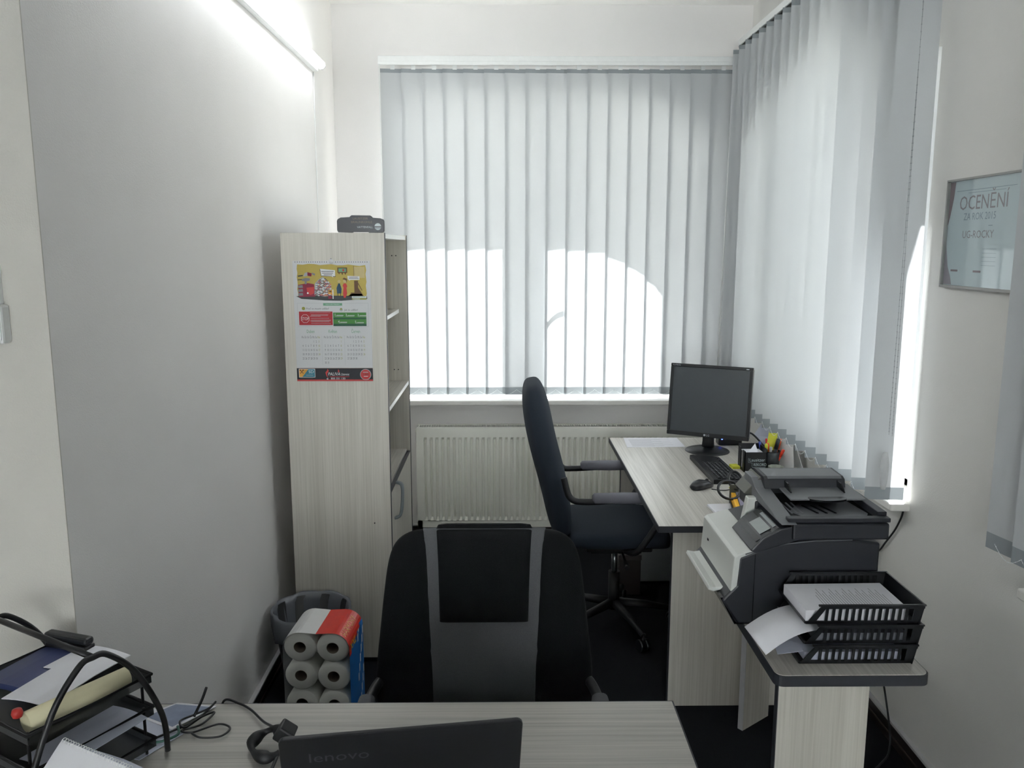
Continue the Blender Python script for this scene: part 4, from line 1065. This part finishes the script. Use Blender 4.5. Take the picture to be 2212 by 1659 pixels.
for x_, y_ in ((.68, 2.18), (.68, 2.46), (1.0, 2.18), (1.0, 2.46)):
    m = MB(); m.lathe([(0, 0), (.012, 0), (.012, .005), (0, .005)], (x_, y_, DZ), PD, 12); m.build('foot', t)
# control panel with touch screen
cpn = [(.672, .966), (.690, .958), (.80, .995), (.83, 1.030), (.80, 1.038), (.752, 1.028), (.705, 1.002)]
m = MB(); m.prism(cpn, 1, PY0 - .004, 2.335, PG); c_ = m.build('control_panel', t, bevel=.004)
u = Vector((.752 - .705, 0, 1.028 - 1.002)).normalized(); nrm = Vector((-u.z, 0, u.x))
def pq(a, y): return Vector((.705, y, 1.002)) + u * a + nrm * .0012
m = MB(); m.poly([pq(-.022, PY0 + .006) - nrm * 0.004, pq(.052, PY0 + .006), pq(.052, 2.325), pq(-.022, 2.325) - nrm * 0.004], PD); m.poly([pq(.000, 2.17) + nrm * .0006, pq(.034, 2.17) + nrm * .0006, pq(.034, 2.27) + nrm * .0006, pq(.000, 2.27) + nrm * .0006], mat('touch_screen', (150, 156, 156), .25))
m.poly([pq(.040, 2.17) + nrm * .0006, pq(.050, 2.17) + nrm * .0006, pq(.050, 2.29) + nrm * .0006, pq(.040, 2.29) + nrm * .0006], mat('panel_strip', (156, 162, 164), .3)); m.build('touch_display', c_)
# scanner base and lid
m = MB(); m.box(.782, 1.045, PY0 - .012, 2.505, .998, 1.044, PG); m.box(.742, .784, 2.335, 2.505, 1.0, 1.044, PG); m.build('scanner_bed', t, bevel=.006)
m = MB()
m.box(.770, 1.048, PY0 - .008, PY0 + .018, 1.046, 1.058, PG)                       # near rim
m.box(1.022, 1.048, PY0 + .018, 2.47, 1.046, 1.068, PG)                            # right rail
m.prism([(2.12, 1.046), (2.15, 1.050), (2.36, 1.078), (2.40, 1.10), (2.47, 1.10), (2.47, 1.046)], 0, .745, .790, PGR)  # left rail
m.box(.790, 1.022, PY0 + .018, 2.47, 1.046, 1.050, PD)
m.build('scanner_lid', t, bevel=.002)
m = MB()
for x_ in (.80, .815, .83): m.box(x_ * 1.0 - .0, x_ + .004, 2.20, 2.30, 1.0505, 1.0525, PGR)
m.prism([(.83, 2.16), (.99, 2.16), (1.012, 2.20), (1.0, 2.31), (.86, 2.31), (.80, 2.22)], 2, 1.050, 1.0515, mat('printer_tray_sheen', (78, 80, 84), .35))
for x_ in (.87, .895, .92): m.prism([(x_, 2.20), (x_ + .006, 2.20), (x_ - .012, 2.27), (x_ - .018, 2.27)], 2, 1.0514, 1.0535, PD)
m.build('output_tray', t)
m = MB(); m.prism([(2.352, 1.078), (2.36, 1.104), (2.375, 1.110), (2.46, 1.112), (2.485, 1.098), (2.485, 1.05), (2.40, 1.05), (2.40, 1.078)], 0, .772, 1.010, PG)
m.prism([(2.362, 1.1055), (2.372, 1.1106), (2.448, 1.1126), (2.452, 1.1130), (2.372, 1.1112)], 0, .782, 1.002, PGR); 
fe = m.build('document_feeder', t, bevel=.003)
m = MB(); m.prism([(2.385, 1.078), (2.385, 1.083), (2.255, 1.076), (2.255, 1.071)], 0, .815, 1.03, PGR); fp = m.build('feeder_tray', t, bevel=.002)
m = MB(); m.M = Matrix.Translation((.922, 2.262, 1.0755)); m.prism([(.055 * math.cos(a), .026 * math.sin(a)) for a in [2 * PI * i / 24 for i in range(24)]], 2, -.004, .0015, PD); m.build('finger_notch', fp)
for x_ in (.830, .985):
    m = MB(); m.prism([(2.30, 1.080), (2.375, 1.084), (2.375, 1.102), (2.33, 1.100)], 0, x_, x_ + .004, PD); m.build('paper_guide', fp)
m = MB(); m.prism([(.722, 1.052), (.748, 1.046), (.776, 1.098), (.770, 1.104)], 1, 2.39, 2.49, mat('printer_hinge_olive', (86, 86, 78), .5)); m.build('hinge_cover', t, bevel=.002)
m = MB(); m.tube(curve3([(1.414, 2.80, .864), (1.412, 2.81, .83), (1.412, 2.85, .77), (1.412, 2.93, .68), (1.412, 3.0, .58), (1.40, 2.9, .35), (1.38, 2.7, .06), (1.30, 2.6, .012), (1.15, 2.5, .010)]), .0035, BLK, 8)
tag(m.build('power_cable'), 'black power cable hanging from the sill end down the right wall', 'cable')

# ------------------------------------------------------------------ letter trays on the table
def letter_tray(label, dx, z):
    t = thing('letter_tray', label, 'letter tray', (.90 + dx, 2.03, z), 0, 'stacked black letter trays')
    x0, x1, y0, y1 = -.160, .146, -.108, .104
    H_ = .052
    m = MB(); m.box(x0 + .01, x1 - .014, y0 + .008, y1 - .008, .000, .0035, BLK); m.build('floor_plate', t, local=True)
    for s_ in (-1, 1):
        yb = (y0 + .008) if s_ < 0 else (y1 - .008); yt = y0 if s_ < 0 else y1
        def at_(x, z_):
            f = z_ / H_; return (x, yb + (yt - yb) * f, z_)
        def bar(xa, xb, za, zb, xa2=None, xb2=None):
            xa2 = xa if xa2 is None else xa2; xb2 = xb if xb2 is None else xb2; th = .0022 * s_
            q = [at_(xa, za), at_(xb, za), at_(xb2, zb), at_(xa2, zb)]
            q2 = [(p[0], p[1] + th, p[2]) for p in q]
            m.add(q + q2, [(0, 1, 2, 3), (7, 6, 5, 4), (0, 4, 5, 1), (1, 5, 6, 2), (2, 6, 7, 3), (3, 7, 4, 0)], BLK)
        m = MB()
        bar(x0 + .012, x1 - .012, 0, .008); bar(x0 + .045, x1 - .002, .042, H_); bar(x0 + .012, x0 + .032, 0, .046, x0 + .044, x0 + .060)
        pitch = .0166
        for k in range(13):
            xx = x0 + .058 + pitch * k
            bar(xx, xx + .0075, .006, .044)
        bar(x1 - .030, x1 - .012, .0, H_, x1 - .028, x1 - .002)
        m.box(x0 + .040, x1, yt - .003, yt + .003, H_ - .003, H_ + .001, BLK)
        m.build('side_wall', t, local=True)
    m = MB(); m.prism([(x1 - .014, 0), (x1 - .011, 0), (x1, H_), (x1 - .004, H_)], 1, y0 + .002, y1 - .002, BLK); m.build('end_wall', t, local=True)
    m = MB(); m.prism([(x0 + .01, 0), (x0 + .022, 0), (x0 + .008, .010)], 1, y0 + .008, y1 - .008, BLK); m.build('front_lip', t, local=True)
    return t
for x_, y_ in ((.76, 1.95), (1.0, 1.95), (.76, 2.1), (1.0, 2.1)): pass
letter_tray('bottom black slotted letter tray resting on the narrow table', -.010, DZ)
letter_tray('middle black slotted letter tray of the stack beside the printer', .0, DZ + .053)
letter_tray('top black slotted letter tray holding printed sheets beside the printer', .0, DZ + .106)
def pile(name, label, pts, z0, z1, m_, lines=False, cat='paper'):
    m = MB(); m.prism(pts, 2, z0, z1, m_)
    if lines:
        a, b, c, d = [Vector((p[0], p[1], z1)) for p in pts]
        for k in range(26):
            f = .22 + .7 * k / 26; p = a.lerp(b, f); q = d.lerp(c, f)
            s = p.lerp(q, .18); e = p.lerp(q, .55 + .3 * ((k * 7) % 5) / 5); w = Vector((.0016, 0, 0))
            m.add([s, s + w, e + w, e], [(0, 1, 2, 3)], INK)
            for v in m.v[-4:]: v.z += .0003
    return tag(m.build(name), label, cat)
pile('paper_stack', 'pile of printed sheets in the top letter tray', [(.752, 1.932), (1.012, 1.938), (1.012, 2.100), (.752, 2.095)], DZ + .1105, DZ + .140, PAPER, True)
pile('paper_stack', 'pile of white sheets inside the bottom letter tray', [(.757, 1.938), (1.003, 1.94), (1.003, 2.11), (.757, 2.11)], DZ + .0045, DZ + .026, PAPERB)
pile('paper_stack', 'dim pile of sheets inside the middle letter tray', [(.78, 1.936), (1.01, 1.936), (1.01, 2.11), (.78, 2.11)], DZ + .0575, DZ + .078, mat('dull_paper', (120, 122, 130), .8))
m = MB(); vs = []
A, B, C_, D = Vector((.625, 2.010, DZ + .060)), Vector((.640, 1.880, DZ + .050)), Vector((.80, 1.952, DZ + .0805)), Vector((.80, 2.105, DZ + .0805))
n = 8
for i in range(n + 1):
    f = i / n; a = A.lerp(D, f); b = B.lerp(C_, f); up = .014 * math.sin(PI * f) 
    for p in (a, b): vs.append((p.x, p.y, p.z + up))
m.add(vs, [(2 * i, 2 * i + 1, 2 * i + 3, 2 * i + 2) for i in range(n)], PAPER, True)
o = m.build('paper_sheet'); sm = o.modifiers.new('th', 'SOLIDIFY'); sm.thickness = .0012
tag(o, 'white sheet drooping out of the middle letter tray over the table edge', 'paper')
m = MB(); m.add([(.700, 2.02, DZ + .030), (.690, 1.94, DZ + .020), (.80, 1.950, DZ + .028), (.80, 2.04, DZ + .030)], [(0, 1, 2, 3)], PAPERB)
o = m.build('paper_sheet'); sm = o.modifiers.new('th', 'SOLIDIFY'); sm.thickness = .001
tag(o, 'bluish sheet poking out of the bottom letter tray', 'paper')

# ------------------------------------------------------------------ front desk
FX0, FX1, FY0, FY1 = -1.28, .391, .98, 1.762
t = thing('desk', 'pale laminate desk in front carrying the laptop and wire trays', 'desk', ((FX0 + FX1) / 2, 1.4, 0))
m = MB(); m.box(FX0, FX1 - .003, FY0, FY1 - .003, DZ - .025, DZ, WOODX_DIM); m.build('desktop', t, bevel=.0015)
m = MB(); m.box(FX0, FX1, FY1 - .003, FY1, DZ - .0255, DZ - .001, EDGE); m.box(FX1 - .003, FX1, FY0, FY1, DZ - .0255, DZ - .001, EDGE); m.build('edge_band', t)
for x in (FX0 + .04, FX1 - .10):
    m = MB(); m.box(x, x + .022, FY0 + .06, FY1 - .10, 0, DZ - .0255, WOODZ); m.build('side_panel', t)
m = MB(); m.box(FX0 + .062, FX1 - .10, FY0 + .10, FY0 + .118, .25, DZ - .0255, WOODX_DIM); m.build('modesty_panel', t)

# laptop with its lid towards the camera
LX = Vector((-.372, 1.262, 0)); RX = Vector((.032, 1.318, 0)); du = (RX - LX).normalized(); ln = (RX - LX).length; back = Vector((-du.y, du.x, 0))
t = thing('laptop', 'black open laptop on the front desk with its lid towards the camera', 'laptop', (LX.x, LX.y, DZ), math.atan2(du.y, du.x))
# local: x along the lid, y away from the camera
LID = mat('laptop_lid', (24, 25, 29), .35, var=.05)
LB = Matrix.Translation((0, .062, .022)) @ Matrix.Rotation(math.radians(16), 4, 'X')
m = MB(); m.M = LB; m.prism(rpoly(0, ln, 0, .226, .012), 2, -.004, .004, LID)
# polygon lies in local x/y of LB and must stand up
m.v = []; m.f = []; m.m = []; m.s = []
LB = Matrix.Translation((0, .056, .018)) @ Matrix.Rotation(math.radians(90 + 17), 4, 'X')
m.M = LB; m.prism(rpoly(0, ln, 0, .226, .012), 2, -.004, .004, LID); lid = m.build('lid', t, local=True, bevel=.002)
m = MB(); m.M = LB; m.text('lenovo', .030, Matrix.Translation((.045, .168, .0043)), mat('laptop_logo', (66, 68, 72), .3), sx=1.25); m.build('logo', lid, local=True)
m = MB(); m.M = LB; m.box(.014, ln - .014, .018, .212, -.0048, -.004, PD); m.build('screen', lid, local=True)
m = MB(); m.box(0, ln, .06, .305, .004, .022, LID); m.build('keyboard_base', t, local=True, bevel=.004)
m = MB()
for r_ in range(5):
    for c_ in range(14): m.box(.03 + c_ * (ln - .06) / 14, .03 + (c_ + .86) * (ln - .06) / 14, .10 + r_ * .022, .118 + r_ * .022, .022, .0238, BLK)
m.build('keys', t, local=True)
for x in (.05, ln - .05):
    for y in (.08, .28):
        m = MB(); m.lathe([(0, 0), (.008, 0), (.008, .004), (0, .004)], (x, y, 0), BLK, 10); m.build('foot', t, local=True)

# rolled adapter cord with strap left of the laptop
t = thing('power_adapter_cord', 'black cord bundle with a strap loop at the left corner of the laptop', 'cord', (-.47, 1.60, DZ))
m = MB()
lp = curve3([(-.455, 1.575, .775), (-.475, 1.600, .785), (-.505, 1.600, .775), (-.520, 1.575, .768), (-.505, 1.545, .766), (-.475, 1.530, .766), (-.455, 1.540, .770)], 6)
m.tube(lp, [.010 + .004 * math.sin(i * .5) for i in range(len(lp))], BLKM, 8); m.build('strap_loop', t)
m = MB(); m.M = Matrix.Translation((-.452, 1.582, .788)) @ Matrix.Rotation(math.radians(35), 4, 'Y'); m.box(-.018, .018, -.02, .02, -.016, .016, BLKM); m.build('plug', t, bevel=.004)
m = MB(); m.tube(curve3([(-.478, 1.598, .790), (-.52, 1.66, .765), (-.565, 1.72, .757), (-.60, 1.75, .755), (-.640, 1.765, .755), (-.66, 1.775, .70)]), .0028, BLK, 8); m.build('thin_cable', t)
m = MB(); m.tube(curve3([(-.455, 1.56, .77), (-.46, 1.48, .758), (-.455, 1.38, .756), (-.42, 1.30, .756)]), .0035, BLK, 8); m.build('thick_cable', t)

# ------------------------------------------------------------------ wire letter trays, papers
WIRE = mat('dark_wire', (30, 30, 32), .4, metal=.3)
m1, m2 = Vector((-.86, .51, 0)), Vector((.51, .86, 0))
AP = Vector((-.765, 1.45, 0))
MESHM = clear('wire_mesh', (70, 72, 74), .05, .3, .62)
TRM = frame_m((AP.x, AP.y, 0), m1, -m2)   # local x along the tray (to the left), y towards the camera
def wire_tray(label, z, L_=.31, W_=.125):
    t = thing('wire_tray', label, 'letter tray', (AP.x - .13, AP.y + .08, z), 0, 'wire letter trays on the front desk')
    m = MB(); q = [TRM @ Vector(p) for p in ((0.012, -W_, z), (L_, -W_, z), (L_, W_, z), (0.012, W_, z))]
    m.tube(q, .004, WIRE, 8, closed=True); m.build('rim', t)
    m = MB(); m.add([TRM @ Vector(p) for p in ((0.012, -W_, z - .018), (L_, -W_, z - .018), (L_, W_, z - .018), (0.012, W_, z - .018))] + q, [(0, 1, 2, 3), (0, 1, 5, 4), (1, 2, 6, 5), (2, 3, 7, 6)], MESHM); m.build('mesh_basket', t)
    for k in range(4):
        m = MB(); p = TRM @ Vector(((.03, -W_ + .01, z), (L_ - .02, -W_ + .01, z), (L_ - .02, W_ - .01, z), (.03, W_ - .01, z))[k]); m.tube([p + Vector((0, 0, -.004)), Vector((p.x, p.y, max(DZ, p.z - .064)))], .003, WIRE, 6); m.build('leg', t)
    return t
wire_tray('top wire mesh tray of the stack at the left of the front desk', .930)
wire_tray('middle wire mesh tray of the stack at the left of the front desk', .860)
wire_tray('lowest wire mesh tray of the stack at the left of the front desk', .790, .31, .125)
t = thing('tray_stand', 'black bent tube frame arching over the wire trays', 'stand', (AP.x, AP.y, DZ))
for xl in (0, .325):
    m = MB(); m.tube([TRM @ Vector(p) for p in curve3([(xl, -.142, DZ + .006), (xl, -.135, .84), (xl, -.085, .955), (xl, -.03, 1.018), (xl, 0, 1.026), (xl, .03, 1.018), (xl, .085, .955), (xl, .135, .84), (xl, .142, DZ + .006)], 6)], .006, WIRE, 10); m.build('arch', t)
m = MB(); m.tube([TRM @ Vector((0, 0, 1.026)), TRM @ Vector((.325, 0, 1.026))], .006, WIRE, 10); m.build('top_bar', t)
def tsheet(name, label, cx, cy, w, l, rot, z, th, m_, cat='paper', lines=0):
    m = MB(); m.M = TRM @ Matrix.Translation((cx, cy, z)) @ Matrix.Rotation(math.radians(rot), 4, 'Z')
    n = 6; vs = []
    for s_ in (0, th):
        for i in range(n + 1): 
            f = i / n; vs += [(-w / 2 + w * f, -l / 2, s_ + .004 * math.sin(PI * f)), (-w / 2 + w * f, l / 2, s_ + .004 * math.sin(PI * f))]
    k = 2 * (n + 1)
    fs = [(2 * i, 2 * i + 1, 2 * i + 3, 2 * i + 2) for i in range(n)] + [(k + 2 * i, k + 2 * i + 2, k + 2 * i + 3, k + 2 * i + 1) for i in range(n)]
    fs += [(2 * i, 2 * i + 2, k + 2 * i + 2, k + 2 * i) for i in range(n)] + [(2 * i + 1, k + 2 * i + 1, k + 2 * i + 3, 2 * i + 3) for i in range(n)] + [(0, k, k + 1, 1), (2 * n, 2 * n + 1, k + 2 * n + 1, k + 2 * n)]
    m.add(vs, fs, m_)
    return tag(m.build(name), label, cat)
BF = mat('blue_folder', (54, 62, 104), .4)
tsheet('folder', 'dark blue folder lying at the back of the top wire tray', .235, -.025, .125, .15, 12, .918, .012, BF, 'folder')
tsheet('paper_sheet', 'white sheet at the wall side of the top wire tray', .163, -.088, .125, .105, 8, .934, .0015, PAPER)
tsheet('paper_sheet', 'white sheet lying across the middle of the top wire tray', .128, .012, .105, .125, 14, .937, .0015, PAPER)
tsheet('paper_sheet', 'sheet hanging at the front of the middle wire tray', .045, .0, .10, .20, 4, .848, .0015, PAPERB)
CRM = mat('cream_card', (198, 192, 160), .7)
m = MB(); m.tube([TRM @ Vector((.040, -.09, .934)), TRM @ Vector((.052, .105, .934))], .019, CRM, 20)
tag(m.build('paper_roll'), 'cream paper roll lying along the near edge of the top wire tray', 'paper roll')
m = MB(); m.M = TRM @ Matrix.Translation((.058, .114, .955)); m.lathe([(0, -.009), (.008, -.007), (.010, 0), (.008, .007), (0, .009)], (0, 0, 0), mat('red_cap', (170, 40, 36), .5), 16)
tag(m.build('bottle_cap'), 'small red cap at the end of the cream roll in the top wire tray', 'cap')
PK = mat('pink_ink', (222, 120, 140), .6)
t = thing('stapler', 'black stapler-like tool at the far corner of the top wire tray', 'stapler', TRM @ Vector((.265, -.115, .94)))
m = MB(); m.M = TRM @ Matrix.Translation((.262, -.108, .932)) @ Matrix.Rotation(math.radians(12), 4, 'Z'); m.box(-.06, .05, -.015, .015, 0, .014, BLK); m.build('stapler_base', t, bevel=.004)
m = MB(); m.M = TRM @ Matrix.Translation((.262, -.108, .947)) @ Matrix.Rotation(math.radians(12), 4, 'Z'); m.box(-.062, .055, -.012, .012, 0, .016, BLK); m.build('stapler_arm', t, bevel=.006)

def flat(name, label, pts, z, th, m_, cat='paper'):
    m = MB(); m.prism(pts, 2, z, z + th, m_); return tag(m.build(name), label, cat)
flat('paper_sheet', 'white sheet on the front desk beside the left wall under the leaflet', [(-.945, 1.70), (-.83, 1.63), (-.775, 1.735), (-.865, 1.755)], DZ, .0015, PAPER)
flat('paper_sheet', 'bluish sheet on the front desk under the lowest wire tray', [(-.90, 1.60), (-.74, 1.545), (-.685, 1.64), (-.80, 1.70)], DZ + .0015, .0015, PAPERB)
m = MB(); m.prism([(-.805, 1.700), (-.715, 1.650), (-.650, 1.742), (-.745, 1.757)], 2, DZ + .003, DZ + .0045, PAPER); m.prism([(-.792, 1.700), (-.718, 1.660), (-.662, 1.738), (-.745, 1.750)], 2, DZ + .0045, DZ + .0048, mat('leaflet_photo', (126, 136, 160), .5, var=.35, scale=35))
tag(m.build('leaflet'), 'leaflet with a bluish photo on the front desk near the cable tangle', 'leaflet')
# cable tangle
t = thing('earphone_cable', 'tangled thin dark cable lying on the front desk near the leaflet', 'cable', (-.68, 1.65, DZ))
rn = random.Random(11)
pts = [(-.752, 1.60, .757), (-.72, 1.63, .757), (-.68, 1.665, .760), (-.66, 1.70, .764), (-.645, 1.725, .775), (-.655, 1.705, .770), (-.68, 1.69, .765), (-.70, 1.66, .768), (-.685, 1.645, .762), (-.66, 1.68, .766), (-.64, 1.70, .764), (-.655, 1.66, .760), (-.69, 1.64, .758), (-.665, 1.635, .757), (-.62, 1.665, .757), (-.590, 1.650, .757), (-.600, 1.620, .757), (-.64, 1.615, .757), (-.665, 1.63, .758)]
m = MB(); m.tube(curve3(pts, 8), .0024, BLK, 6); m.build('cord', t)
m = MB(); m.tube(curve3([(-.672, 1.665, .775), (-.662, 1.69, .80), (-.660, 1.715, .815)], 5), .003, BLK, 8); m.build('upright_end', t)
m = MB(); m.tube(curve3([(-.74, 1.60, .757), (-.715, 1.60, .759), (-.69, 1.62, .762), (-.70, 1.645, .765)], 5), .0028, mat('green_wire', (46, 96, 84), .5), 6); m.build('green_wire', t)
# spiral notebook at the lower left
t = thing('spiral_notebook', 'spiral notebook standing open at the bottom left of the front desk', 'notebook', (-.80, 1.42, DZ))
NA, NB = Vector((-.792, 1.375, .906)), Vector((-.636, 1.298, .900))
NV = Vector((-.05, -.14, -.105)).normalized()
m = MB(); m.add([NA, NB, NB + NV * .13, NA + NV * .16], [(0, 1, 2, 3)], PAPER)
o = m.build('page', t); sm = o.modifiers.new('th', 'SOLIDIFY'); sm.thickness = .003
m = MB(); N2 = Vector((.10, .10, -.12)).normalized(); m.add([NA, NB, NB + N2 * .10, NA + N2 * .13], [(0, 1, 2, 3)], PAPERB)
o = m.build('cover', t); sm = o.modifiers.new('th', 'SOLIDIFY'); sm.thickness = .002
m = MB()
for k in range(26):
    c = NA.lerp(NB, (k + .5) / 26); ax = (NB - NA).normalized(); e1 = Vector((0, 0, 1)); e2 = ax.cross(e1)
    m.tube([c + (e1 * math.cos(a) + e2 * math.sin(a)) * .005 for a in [2 * PI * i / 8 for i in range(8)]], .0007, WHITE, 4, closed=True)
m.build('spiral_binding', t)

# ------------------------------------------------------------------ framed certificate on the right wall
t = thing('framed_certificate', 'framed certificate headed with the word for award on the right wall', 'framed certificate', (XR, 2.43, 1.82))
fy0, fy1, fz0, fz1 = 2.665, 2.18, 1.655, 1.988
FR = mat('frame_silver', (150, 150, 148), .4); CERT = mat('certificate_paper', (188, 200, 206), .3, var=.02); CT = mat('certificate_ink', (140, 128, 134), .6); CTB = mat('certificate_blue_ink', (128, 140, 156), .6); MAR = mat('certificate_maroon', (118, 92, 100), .5)
xf = XR - .018
m = MB(); m.box(xf, XR, fy1, fy0, fz0, fz0 + .008, FR); m.box(xf, XR, fy1, fy0, fz1 - .006, fz1, FR); m.box(xf, XR, fy0 - .006, fy0, fz0, fz1, FR); m.box(xf, XR, fy1, fy1 + .006, fz0, fz1, FR); m.box(XR - .006, XR, fy1, fy0, fz0, fz1, FR); m.build('frame', t)
m = MB(); xc = XR - .008; m.box(xc, XR - .006, fy1 + .005, fy0 - .005, fz0 + .007, fz1 - .005, CERT)
def CF(y, z): return frame_m((xc - .0006, y, z), (0, -1, 0), (0, 0, 1))
ym = 2.415
m.text('OCENĚNÍ', .060, CF(fy0 - .065, 1.893), CT, 'LEFT', .95); m.text('ZA ROK 2015', .030, CF(fy0 - .095, 1.862), CTB, 'LEFT', .95); m.text('UG-ROCKY', .032, CF(fy0 - .095, 1.808), CT, 'LEFT', 1.0)
m.box(xc - .0005, xc, ym - .10, fy0 - .045, 1.950, 1.9515, CTB); m.box(xc - .0005, xc, ym - .05, fy0 - .11, 1.942, 1.9432, CTB); m.box(xc - .0005, xc, ym - .0, ym + .02, 1.842, 1.844, CTB)
for k in range(5): m.box(xc - .0005, xc, ym - .03, ym + .04, 1.775 - .012 * k, 1.776 - .012 * k, CTB)
m.box(xc - .0005, xc, fy0 - .085, fy0 - .045, 1.706, 1.712, MAR); m.box(xc - .0005, xc, fy0 - .21, fy0 - .17, 1.706, 1.712, MAR)
def CQ(pts, mm): m.poly([(xc - .0004, fy0 - a, b) for a, b in pts], mm)
CQ([(.006, 1.98), (.036, 1.98), (.030, 1.93), (.018, 1.88), (.008, 1.85), (.006, 1.85)], MAR)
CQ([(.006, 1.80), (.012, 1.77), (.026, 1.72), (.045, 1.69), (.055, 1.665), (.006, 1.665)], mat('certificate_swirl', (150, 140, 150), .5))
m.build('certificate_sheet', t)
m = MB(); m.box(xf + .003, xf + .005, fy1 + .005, fy0 - .005, fz0 + .007, fz1 - .005, GLASS); m.build('glass', t)
